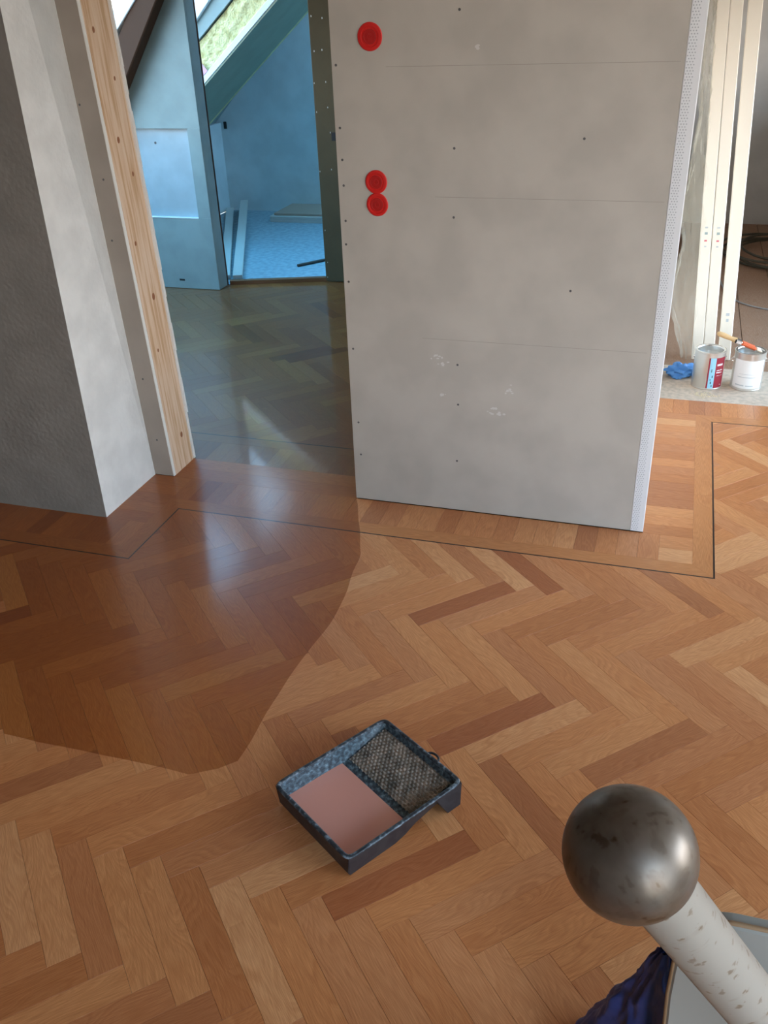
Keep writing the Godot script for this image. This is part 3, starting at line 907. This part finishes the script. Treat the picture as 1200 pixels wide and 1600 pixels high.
# ---------------------------------------------------------------- objects
func build_tray() -> void:
	var t := thing("paint_tray", "black plastic roller tray holding pinkish lacquer on the parquet", "paint tray", Vector3(-0.556, 0, 1.430), deg_to_rad(-33.3))
	# local: x across (0.292), -z towards the ramp end (0.345); rim at 0.065
	var hx := 0.146; var hz := 0.1725; var rim := 0.065
	# side profile of the inside floor along z: well at the front, ramp behind
	var floor_y := func(z: float) -> float:
		if z > 0.02: return 0.006 + 0.004 * clampf((0.05 - z) / 0.03, 0.0, 1.0)
		return lerpf(0.010, 0.053, clampf((0.02 - z) / 0.172, 0.0, 1.0))
	var inner := []
	for i in 41:
		var z := (hz - 0.012) - (2.0 * hz - 0.024) * i / 40.0
		var row := PackedVector3Array()
		var fy: float = floor_y.call(z)
		for k in 13:
			var a := k / 12.0
			var x: float
			var y: float
			if k == 0 or k == 12:
				x = hx - 0.009; y = rim
			elif k == 1 or k == 11:
				x = hx - 0.013; y = lerpf(fy, rim, 0.5)
			elif k == 2 or k == 10:
				x = hx - 0.017; y = fy + 0.003
			else:
				x = (hx - 0.020) * absf((k - 6) / 3.0); y = fy
			row.append(Vector3(x * (-1.0 if k < 6 else 1.0), y, z))
		inner.append(row)
	# closing walls at both ends
	var cap0 := PackedVector3Array()
	var cap1 := PackedVector3Array()
	for k in 13:
		cap0.append(Vector3(inner[0][k].x * 1.0, rim, hz - 0.008))
		cap1.append(Vector3(inner[40][k].x * 1.0, rim, -hz + 0.008))
	inner.push_front(cap0)
	inner.push_back(cap1)
	var si := mb()
	sheet(si, inner)
	part("tray_liner", si.commit(), M.tray_inside, t)
	# rolled rim
	var sr := mb()
	var ring := []
	for i in 96:
		var a := TAU * i / 96.0
		# rounded rectangle
		var c := Vector2(cos(a), sin(a))
		var q := Vector2(signf(c.x) * pow(absf(c.x), 0.09), signf(c.y) * pow(absf(c.y), 0.09))
		ring.append(Vector3(q.x * (hx - 0.005), rim, q.y * (hz - 0.005)))
	var pts := []
	for i in 96:
		var d: Vector3 = (ring[(i + 1) % 96] - ring[(i + 95) % 96]).normalized()
		var side := d.cross(Vector3.UP).normalized()
		var row := PackedVector3Array()
		for s in 8:
			var b := TAU * s / 8.0
			row.append(ring[i] + side * cos(b) * 0.0058 + Vector3.UP * sin(b) * 0.0042)
		pts.append(row)
	sheet(sr, pts, true, true)
	part("rim", sr.commit(), M.tray_rim, t)
	# outer shell: the deep well in front, the shallow ramp box behind
	var so := mb()
	var prof := []
	for z in [hz - 0.006, hz - 0.012, 0.03, 0.0, -0.03, -0.085, -0.10, -0.14, -hz + 0.006]:
		var y := 0.001
		if z == hz - 0.006: y = 0.012
		elif z == 0.0: y = 0.008
		elif z == -0.03: y = 0.022
		elif z == -0.085: y = 0.034
		elif z < -0.09 and z > -0.12: y = 0.036
		elif z < -0.13: y = 0.038
		prof.append(Vector2(z, y))
	for k in prof.size() - 1:
		var a: Vector2 = prof[k]
		var b: Vector2 = prof[k + 1]
		for s in [-1.0, 1.0]:
			quad(so, Vector3(s * (hx - 0.004), rim, a.x), Vector3(s * (hx - 0.004), rim, b.x), Vector3(s * (hx - 0.012), b.y, b.x), Vector3(s * (hx - 0.012), a.y, a.x), Vector3(s, 0, 0))
		quad(so, Vector3(-hx + 0.012, a.y, a.x), Vector3(hx - 0.012, a.y, a.x), Vector3(hx - 0.012, b.y, b.x), Vector3(-hx + 0.012, b.y, b.x), Vector3.DOWN)
	quad(so, Vector3(-hx + 0.004, rim, hz - 0.004), Vector3(hx - 0.004, rim, hz - 0.004), Vector3(hx - 0.012, 0.012, hz - 0.006), Vector3(-hx + 0.012, 0.012, hz - 0.006), Vector3.BACK)
	quad(so, Vector3(-hx + 0.004, rim, -hz + 0.004), Vector3(hx - 0.004, rim, -hz + 0.004), Vector3(hx - 0.012, 0.038, -hz + 0.006), Vector3(-hx + 0.012, 0.038, -hz + 0.006), Vector3.FORWARD)
	part("tray_shell", so.commit(), M.tray, t)
	for s in [-1.0, 1.0]:
		var ft := mb()
		hexa(ft, [Vector3(s * (hx + 0.002), 0.0, -hz + 0.012), Vector3(s * (hx + 0.002), 0.0, -hz + 0.052), Vector3(s * (hx - 0.035), 0.0, -hz + 0.052), Vector3(s * (hx - 0.035), 0.0, -hz + 0.012),
			Vector3(s * (hx - 0.003), rim - 0.003, -hz + 0.003), Vector3(s * (hx - 0.003), rim - 0.003, -hz + 0.085), Vector3(s * (hx - 0.009), rim - 0.006, -hz + 0.085), Vector3(s * (hx - 0.009), rim - 0.006, -hz + 0.003)])
		part("foot", ft.commit(), M.tray, t)
	# ribbed ramp
	var rp := []
	for i in 101:
		var z := -0.036 - (0.116) * i / 100.0
		var row := PackedVector3Array()
		for k in 161:
			var x := -0.122 + 0.244 * k / 160.0
			var gx := fposmod(x / 0.0125 + (0.5 if int(floor((z + 1.0) / 0.0078)) % 2 else 0.0), 1.0) - 0.5
			var gz := fposmod((z + 1.0) / 0.0078, 1.0) - 0.5
			var bump := maxf(0.0, 1.0 - 2.4 * maxf(absf(gx), absf(gz)))
			row.append(Vector3(x, floor_y.call(z) + 0.0009 + 0.0075 * minf(bump, 0.5), z))
		rp.append(row)
	var sp := mb()
	sheet(sp, rp)
	part("ribbed_ramp", sp.commit(), M.tray_ramp, t)
	# lacquer
	var sq := mb()
	var ly := 0.021
	var lp := []
	for i in 3:
		var z := [hz - 0.014, 0.06, -0.018][i] as float
		lp.append(PackedVector3Array([Vector3(-hx + 0.0145, ly, z), Vector3(0, ly, z), Vector3(hx - 0.0145, ly, z)]))
	sheet(sq, lp)
	part("lacquer_pool", sq.commit(), M.lacquer, t)
	# hanging loop on the ramp end
	var sh := mb()
	var arc := []
	for i in 13:
		var a := PI * i / 12.0
		arc.append(Vector3(0.035 + 0.018 * cos(a), rim - 0.006, -hz - 0.002 - 0.012 * sin(a)))
	var rad := []
	for i in 13: rad.append(0.003)
	tube(sh, arc, rad, 8)
	part("hanging_loop", sh.commit(), M.tray, t)

func build_rail() -> void:
	var c := Vector3(0.004, 1.229, 2.475)
	var d := Vector3(0.43, -0.86, -0.27).normalized()
	var r := thing("pole", "white painted round pole topped by a worn dark steel ball at the bottom right", "pole", Vector3.ZERO)
	var bas := Basis(d.cross(Vector3.UP).normalized(), d, d.cross(Vector3.UP).normalized().cross(d))
	var sb := mb()
	var prof := []
	for i in 33:
		var a := -PI / 2 + PI * i / 32.0
		prof.append(Vector2(maxf(cos(a), 0.0) * 0.04, sin(a) * 0.04))
	# smooth sphere
	var pts := []
	for i in 41:
		var a := -PI / 2 + PI * i / 40.0
		var row := PackedVector3Array()
		for s in 64:
			var b := TAU * s / 64.0
			row.append(Vector3(cos(a) * cos(b), sin(a), cos(a) * sin(b)) * 0.04)
		pts.append(row)
	for i in 40:
		for s in 64:
			var q := [pts[i][s], pts[i + 1][s], pts[i + 1][(s + 1) % 64], pts[i][(s + 1) % 64]]
			for f in [[0, 1, 2], [0, 2, 3]]:
				var A: Vector3 = q[f[0]]; var B: Vector3 = q[f[1]]; var C: Vector3 = q[f[2]]
				if (B - A).cross(C - A).length_squared() < 1e-16: continue
				if (B - A).cross(C - A).dot(A + B + C) > 0:
					var tmp := B; B = C; C = tmp
				for p in [A, B, C]:
					sb.set_normal(p.normalized()); sb.add_vertex(p)
	part("ball", sb.commit(), M.steel, r, Transform3D(bas, c))
	var sp := mb()
	var ln := 1.229 / 0.8606 * sqrt(0.43 * 0.43 + 0.86 * 0.86 + 0.27 * 0.27) * 0.985
	lathe(sp, [Vector2(0.0, 0.028), Vector2(0.0228, 0.028), Vector2(0.0232, ln), Vector2(0.0, ln)], 48)
	part("pole_shaft", sp.commit(), M.pole, r, Transform3D(bas, c))
	var sf := mb()
	lathe(sf, [Vector2(0.0, 0.0), Vector2(0.03, 0.0), Vector2(0.032, 0.01), Vector2(0.028, 0.03), Vector2(0.02, 0.034)], 32)
	part("rubber_foot", sf.commit(), M.black, r, Transform3D(Basis.IDENTITY, Vector3(c.x, 0, c.z) + Vector3(0.43, 0, -0.27) * (1.229 / 0.86)))

	# rounded grey board standing behind the pole
	var g := thing("rounded_board", "pale grey board with rounded top corner and thin tan edge behind the white pole", "board", Vector3(0.105, 0, 1.99))
	var outl := PackedVector2Array([Vector2(0.03, 0.0), Vector2(0.012, 0.2), Vector2(0.0, 0.42)])
	for i in 13:
		var a := PI - PI / 2 * i / 12.0
		outl.append(Vector2(0.07 + 0.07 * cos(a), 0.53 + 0.07 * sin(a)))
	outl.append_array(PackedVector2Array([Vector2(0.2, 0.603), Vector2(0.38, 0.59), Vector2(0.42, 0.55), Vector2(0.42, 0.0)]))
	var sg := mb()
	var ins := inset(outl, 0.004)
	for z in [0.0, 0.026]:
		var ti := Geometry2D.triangulate_polygon(ins)
		for i in range(0, ti.size(), 3):
			tri(sg, Vector3(ins[ti[i]].x, ins[ti[i]].y, z), Vector3(ins[ti[i + 1]].x, ins[ti[i + 1]].y, z), Vector3(ins[ti[i + 2]].x, ins[ti[i + 2]].y, z), Vector3(0, 0, 1.0 if z > 0 else -1.0))
	for i in outl.size():
		var k := (i + 1) % outl.size()
		for z in [0.0, 0.026]:
			var zz := 0.004 if z == 0.0 else 0.022
			quad(sg, Vector3(ins[i].x, ins[i].y, z), Vector3(ins[k].x, ins[k].y, z), Vector3(outl[k].x, outl[k].y, zz), Vector3(outl[i].x, outl[i].y, zz), Vector3(0, 0, 1.0 if z > 0 else -1.0))
		var p := outl[i]; var q := outl[k]
		quad(sg, Vector3(p.x, p.y, 0.004), Vector3(q.x, q.y, 0.004), Vector3(q.x, q.y, 0.022), Vector3(p.x, p.y, 0.022), Vector3((p + q).x / 2 - 0.2, (p + q).y / 2 - 0.3, 0))
	part("panel", sg.commit(), M.shell, g)
	var se := mb()
	var path := []
	var rads := []
	for i in outl.size() - 1:
		path.append(Vector3(outl[i].x, outl[i].y + (0.004 if i == 0 else 0.0), 0.02))
		rads.append(0.0035)
	tube(se, path, rads, 8)
	part("edging", se.commit(), M.tan, g)

	# crumpled dark blue cloth
	var cl := mb()
	var nz := fnl(88, 1.0, 3)
	var rows := []
	for i in 40:
		var h := i / 39.0
		var row := PackedVector3Array()
		for s in 72:
			var a := TAU * s / 72.0
			var rad := lerpf(0.135, 0.012, pow(h, 0.95))
			var fold := 0.012 * sin(a * 7.0 + 2.2 * nz.get_noise_2d(h * 2.0, 3.0)) * (1.0 - h) + 0.014 * nz.get_noise_3d(cos(a) * 2.2, h * 5.0, sin(a) * 2.2)
			rad += fold
			row.append(Vector3(maxf(rad, 0.004) * cos(a), 0.45 * h, maxf(rad, 0.004) * sin(a) * 0.62 + 0.085 * h))
		rows.append(row)
	sheet(cl, rows, false, true, true)
	solo("cloth", cl.commit(), M.cloth, "crumpled dark navy shiny cloth at the bottom edge beside the white pole", "cloth", "", Transform3D(Basis.IDENTITY, Vector3(0.100, 0, 1.88)))

func patch(st: SurfaceTool, r: float, a0: float, a1: float, y0: float, y1: float, n := 10) -> void:
	var pts := []
	for i in n + 1:
		var a := lerpf(a0, a1, float(i) / n)
		pts.append(PackedVector3Array([Vector3(r * sin(a), y0, r * cos(a)), Vector3(r * sin(a), y1, r * cos(a))]))
	sheet(st, pts)

func can(called: String, label: String, at: Vector3, r: float, h: float, turn: float) -> Node3D:
	var t := thing(called, label, "can", at, turn)
	var s := mb()
	lathe(s, [Vector2(0, 0.003), Vector2(r - 0.004, 0.003), Vector2(r - 0.002, 0.0), Vector2(r + 0.001, 0.001), Vector2(r + 0.001, 0.004), Vector2(r, 0.006), Vector2(r, h - 0.008), Vector2(r + 0.0018, h - 0.006), Vector2(r + 0.0018, h - 0.001), Vector2(r, h), Vector2(r - 0.003, h - 0.001)], 56)
	part("body", s.commit(), M.tin_dull, t)
	var s2 := mb()
	lathe(s2, [Vector2(r - 0.003, h - 0.001), Vector2(r - 0.010, h - 0.002), Vector2(r - 0.012, h - 0.006), Vector2(r - 0.012, h - 0.05)], 56)
	part("rim", s2.commit(), M.tin, t)
	var s3 := mb()
	lathe(s3, [Vector2(r - 0.012, h - 0.03), Vector2(0, h - 0.03)], 40)
	part("contents", s3.commit(), M.can_inside, t)
	for sd in [-1.0, 1.0]:
		var e := mb()
		lathe(e, [Vector2(0.008, 0.0), Vector2(0.007, 0.004), Vector2(0, 0.005)], 14)
		part("ear", e.commit(), M.tin, t, Transform3D(Basis(Vector3.BACK, -sd * PI / 2), Vector3(sd * r, h - 0.04, 0)))
	return t

func build_right() -> void:
	# red label can
	var c1 := can("paint_can", "open metal paint can with a dark red label and pale blue stripe", Vector3(0.213, -0.004, -1.487), 0.070, 0.182, 0.06)
	var s := mb()
	patch(s, 0.0704, -0.12, 1.15, 0.008, 0.158, 16)
	part("red_label", s.commit(), M.label_red, c1)
	s = mb()
	patch(s, 0.0708, -0.02, 0.36, 0.008, 0.158, 8)
	part("blue_stripe", s.commit(), M.label_blue, c1)
	s = mb()
	for q in [[0.47, 0.92, 0.118, 0.129], [0.47, 0.98, 0.094, 0.100], [0.47, 0.78, 0.082, 0.090], [0.80, 0.95, 0.082, 0.087], [0.47, 1.0, 0.068, 0.071], [0.86, 0.98, 0.020, 0.024]]:
		var x: float = q[0]
		rng.seed = int(q[2] * 1000.0)
		while x < q[1] - 0.02:
			var w := rng.randf_range(0.04, 0.075)
			patch(s, 0.0708, x, minf(x + w, q[1]), q[2], q[3] - rng.randf_range(0.0, 0.003), 2)
			x += w + 0.018
	tag(part("printed_line", s.commit(), M.label_white, c1), "", "", "", "stuff")
	s = mb()
	for q in [[0.10, 0.16, 0.088, 0.104], [0.18, 0.26, 0.060, 0.072], [0.12, 0.20, 0.030, 0.042], [0.08, 0.14, 0.048, 0.054], [0.2, 0.27, 0.015, 0.024]]:
		patch(s, 0.0711, q[0], q[1], q[2], q[3], 2)
	tag(part("printed_marks", s.commit(), M.brown_print, c1), "", "", "", "stuff")
	# white label can
	var c2 := can("paint_can", "open metal paint can with a white paper label and wire handle", Vector3(0.392, -0.004, -1.505), 0.070, 0.182, 0.1)
	s = mb()
	patch(s, 0.0705, -1.2, 0.95, 0.012, 0.150, 20)
	part("paper_label", s.commit(), M.label_white, c2)
	s = mb()
	for q in [[-0.8, 0.4, 0.066, 0.069], [-0.7, 0.3, 0.082, 0.0835], [-0.9, -0.3, 0.024, 0.030], [-0.2, 0.3, 0.024, 0.029]]:
		patch(s, 0.0709, q[0], q[1], q[2], q[3], 8)
	tag(part("printed_line", s.commit(), M.label_grey, c2), "", "", "", "stuff")
	s = mb()
	var arc := []
	var rad := []
	arc = []
	rad = []
	for i in 41:
		var a := PI * i / 40.0
		arc.append(Vector3(0.074 * cos(a) + 0.024 * sin(a * 3.0) * (1.0 if a < PI / 2 else -0.5) * (1.0 if a < PI / 3 or a > TAU / 3 else 0.0), 0.142 - 0.055 * sin(a), -0.082 * sin(a)))
		rad.append(0.0018)
	tube(s, arc, rad, 8)
	part("wire_handle", s.commit(), M.tin, c2)
	# brush resting on the white can
	var b := thing("paintbrush", "flat paintbrush with a pale wooden handle lying across the white-labelled can", "paintbrush", Vector3(0.392, 0.178, -1.505))
	var dirb := Vector3(0.86, -0.34, -0.1).normalized()
	var bb := Basis(dirb, Vector3.UP.cross(dirb).cross(dirb) * -1.0, dirb.cross(Vector3.UP) * -1.0).orthonormalized()
	var bo := Transform3D(bb, Vector3(-0.070, 0.042, 0.01))
	s = mb()
	tube(s, [bo * Vector3(-0.10, 0, 0), bo * Vector3(-0.092, 0, 0), bo * Vector3(-0.06, 0, 0), bo * Vector3(-0.03, 0, 0), bo * Vector3(-0.005, 0, 0)], [0.006, 0.012, 0.013, 0.010, 0.014], 12)
	part("handle", s.commit(), mat(rgb8(206, 170, 120), 0.5), b)
	part("ferrule", boxm(Vector3(-0.008, -0.009, -0.02), Vector3(0.024, 0.009, 0.02), 0.004, bo), M.tin, b)
	part("band", boxm(Vector3(-0.012, -0.0095, -0.0205), Vector3(-0.004, 0.0095, 0.0205), 0.004, bo), M.black, b)
	part("bristles", boxm(Vector3(0.022, -0.008, -0.022), Vector3(0.095, 0.008, 0.022), 0.006, bo), M.bristle, b)
	part("bristle_tips", boxm(Vector3(0.094, -0.006, -0.020), Vector3(0.125, 0.006, 0.020), 0.005, bo), M.pale, b)

	# three white battens leaning in the corner
	var base := [[0.168, -1.85, 0.053, "left one of the tall white battens leaning behind the paint cans"], [0.2235, -1.85, 0.053, "middle one of the tall white battens, with a small printed mark"], [0.300, -1.865, 0.060, "right-hand tall white batten standing slightly apart from the pair"]]
	for i in 3:
		var q: Array = base[i]
		var t := thing("batten", q[3], "batten", Vector3(q[0], -0.006, q[1]), 0, "", "white battens leaning in the corner")
		var lean := Vector3(-0.0625, 1, 0.0 if i < 2 else -0.006).normalized()
		var bs := Basis(Vector3(1, 0.0625, 0).normalized(), lean, Vector3(1, 0.0625, 0).normalized().cross(lean)).orthonormalized()
		part("batten_body", boxm(Vector3(-q[2] / 2, 0.002, -0.022), Vector3(q[2] / 2, 2.35 - 0.04 * i, 0.022), 0.003, Transform3D(bs, Vector3.ZERO)), M.white_wood, t)
		if i < 2:
			for k in [[0.665, 0.672, 0.007, M.label_grey], [0.635, 0.647, 0.007, M.tin_print], [0.602, 0.610, 0.006, M.pink_print], [0.575, 0.582, 0.005, M.label_grey]]:
				part("printed_mark", boxm(Vector3(-k[2], k[0], 0.0221), Vector3(k[2], k[1], 0.0224), 0.0, Transform3D(bs, Vector3.ZERO)), k[3], t)
		else:
			part("printed_mark", boxm(Vector3(-0.008, 0.235, 0.0221), Vector3(0.008, 0.25, 0.0224), 0.0, Transform3D(bs, Vector3.ZERO)), M.label_grey, t)
			part("printed_mark", boxm(Vector3(-0.006, 0.205, 0.0221), Vector3(0.006, 0.22, 0.0224), 0.0, Transform3D(bs, Vector3.ZERO)), M.label_grey, t)
	# plastic film round them
	var nz := fnl(90, 1.0, 3)
	var rows := []
	for i in 60:
		var y := 0.0 + 1.7 * i / 59.0
		var row := PackedVector3Array()
		var bulge := 0.075 * exp(-pow((y - 0.30) / 0.22, 2.0)) + 0.045 * exp(-pow((y - 0.75) / 0.25, 2.0)) + 0.01
		for k in 22:
			var a := PI * 0.5 + PI * 1.15 * k / 21.0
			var x := 0.146 + (0.036 + bulge) * cos(a) - 0.0625 * y
			var z := -1.85 + 0.046 * sin(a)
			var wob := 0.018 * nz.get_noise_3d(x * 14.0, y * 5.0, k * 0.25) + 0.006 * sin(y * 30.0 + k * 1.9)
			row.append(Vector3(x + wob, y, z + 0.012 * nz.get_noise_2d(y * 9.0 + k * 0.7, k * 0.8) + 0.006 * sin(k * 2.4 + y * 14.0)))
		rows.append(row)
	s = mb()
	sheet(s, rows)
	solo("plastic_wrap", s.commit(), M.film, "crumpled clear plastic film wrapped round the left side of the white battens", "plastic film")

	# blue rag
	var cl := mb()
	var n2 := fnl(95, 1.0, 3)
	rows = []
	for i in 28:
		var row := PackedVector3Array()
		var a := i / 27.0 * PI
		for k in 28:
			var b2 := TAU * k / 28.0
			var p := Vector3(sin(a) * cos(b2), cos(a), sin(a) * sin(b2))
			var rr := 1.0 + 0.75 * n2.get_noise_3d(p.x * 1.3, p.y * 1.3, p.z * 1.3) + 0.12 * n2.get_noise_3d(p.x * 6.0 + 9.0, p.y * 6.0, p.z * 6.0)
			row.append(Vector3(p.x * rr * 0.068, maxf(p.y * rr * 0.034 + 0.024, 0.0), p.z * rr * 0.05))
		rows.append(row)
	sheet(cl, rows, false, true, true)
	solo("rag", cl.commit(), M.rag, "crumpled blue rag on the grey screed left of the red-labelled can", "rag", "", Transform3D(Basis(Vector3.UP, 0.3), Vector3(0.093, -0.004, -1.58)))
	# pale crumbs in front of the can
	rng.seed = 30
	s = mb()
	for i in 90:
		var p := Vector3(0.205 + rng.randfn(0, 0.025), -0.004, -1.35 + rng.randfn(0, 0.018))
		var e := rng.randf_range(0.001, 0.004)
		box(s, Vector3(-e, 0, -e * 0.7), Vector3(e, e * 0.5, e * 0.7), 0.0, Transform3D(Basis(Vector3.UP, rng.randf() * 3.0), p))
	solo("sawdust", s.commit(), M.dust, "small scatter of pale sawdust on the screed before the red-labelled can", "sawdust", "stuff")
	# coiled dark hose and thin cable on the old boards
	s = mb()
	var path := []
	rad = []
	for i in 130:
		var a := TAU * 5.3 * i / 129.0
		var rr := 0.31 + 0.05 * sin(a * 0.37) + 0.03 * sin(a * 1.7 + 1.0)
		path.append(Vector3(0.68 + rr * cos(a), 0.003 + 0.0011 * i / 2.0, -4.05 + rr * 1.25 * sin(a)))
		rad.append(0.008)
	tube(s, path, rad, 10)
	solo("hose", s.commit(), M.hose, "coiled dark hose lying on the old brown floorboards", "hose")
	s = mb()
	path = curve_points([Vector3(0.30, -0.001, -3.35), Vector3(0.34, -0.001, -3.02), Vector3(0.42, -0.001, -2.86), Vector3(0.56, -0.001, -2.76), Vector3(0.85, -0.001, -2.8), Vector3(1.2, -0.001, -3.1)], 60)
	rad = []
	for i in 60: rad.append(0.005)
	tube(s, path, rad, 8)
	solo("cable", s.commit(), M.cable, "thin grey cable curving over the old floorboards beyond the cans", "cable")

func build_back_room() -> void:
	# two loose planks whose far ends are propped on the back wall
	for q in [[Vector3(-2.99, 0.0, -2.80), Vector3(-4.00, 0.0, -4.98), 0.085, "wider pale plank lying beside the wall edge in the back room"], [Vector3(-2.905, 0.0, -2.82), Vector3(-3.845, 0.075, -4.98), 0.085, "pale plank lying on the floor of the back room, longer of the pair"]]:
		var d: Vector3 = q[1] - q[0]
		var x := d.normalized()
		var z := x.cross(Vector3.UP).normalized()
		solo("plank", boxm(Vector3(0, 0.0, -0.0335), Vector3(d.length(), 0.028, 0.0335), 0.002), M.grey_plank, q[3], "plank", "", Transform3D(Basis(x, z.cross(x), z), q[0]), "pale planks in the back room")
	var k := 0
	for q in [[-3.43, 0.0, -4.60, 0.50, 0.03, "lowest grey board of the short stack on the back room floor", M.grey_plank], [-3.43, 0.030, -4.60, 0.46, 0.022, "middle pale board of the short stack on the back room floor", M.grey_plank], [-3.40, 0.052, -4.63, 0.42, 0.02, "brown topmost board of the short stack on the back room floor", M.brown_plank]]:
		solo("stacked_board", boxm(Vector3(q[0], q[1] - 0.004, q[2] - q[3]), Vector3(-2.45, q[1] + q[4] - 0.0045, q[2]), 0.002), q[6], q[5], "board", "", Transform3D.IDENTITY, "boards stacked in the back room")
		k += 1
	var st := mb()
	tube(st, [Vector3(-2.61, 0.006, -3.21), Vector3(-2.35, 0.006, -3.56)], [0.011, 0.011], 8)
	solo("stick", st.commit(), M.stick, "short dark stick lying on the pale floor near the screwed wall edge", "stick")

# ---------------------------------------------------------------- build
func _ready() -> void:
	# camera
	var cam := Camera3D.new()
	cam.name = "camera"
	cam.fov = 59.2758
	cam.near = 0.02
	cam.far = 200.0
	cam.transform = Transform3D(cam_basis, CAM_POS)
	add_child(cam)
	cam.current = true
	# sky and exposure
	var env := Environment.new()
	env.background_mode = Environment.BG_SKY
	var sky := Sky.new()
	var ps := ProceduralSkyMaterial.new()
	ps.sky_top_color = Color(0.34, 0.66, 0.86)
	ps.sky_horizon_color = Color(1.0, 0.96, 0.92)
	ps.sky_curve = 0.25
	ps.ground_bottom_color = Color(0.42, 0.40, 0.37)
	ps.ground_horizon_color = Color(0.80, 0.78, 0.74)
	ps.sky_energy_multiplier = 1.0
	sky.sky_material = ps
	env.sky = sky
	env.background_energy_multiplier = 13.0
	env.tonemap_mode = Environment.TONE_MAPPER_LINEAR
	env.tonemap_exposure = 1.08
	env.sdfgi_enabled = true
	env.ssao_enabled = true
	env.ssil_enabled = true
	var we := WorldEnvironment.new()
	we.name = "world_environment"
	we.environment = env
	add_child(we)
	make_materials()
	build_floor()
	build_walls()
	build_tray()
	build_rail()
	build_right()
	build_back_room()
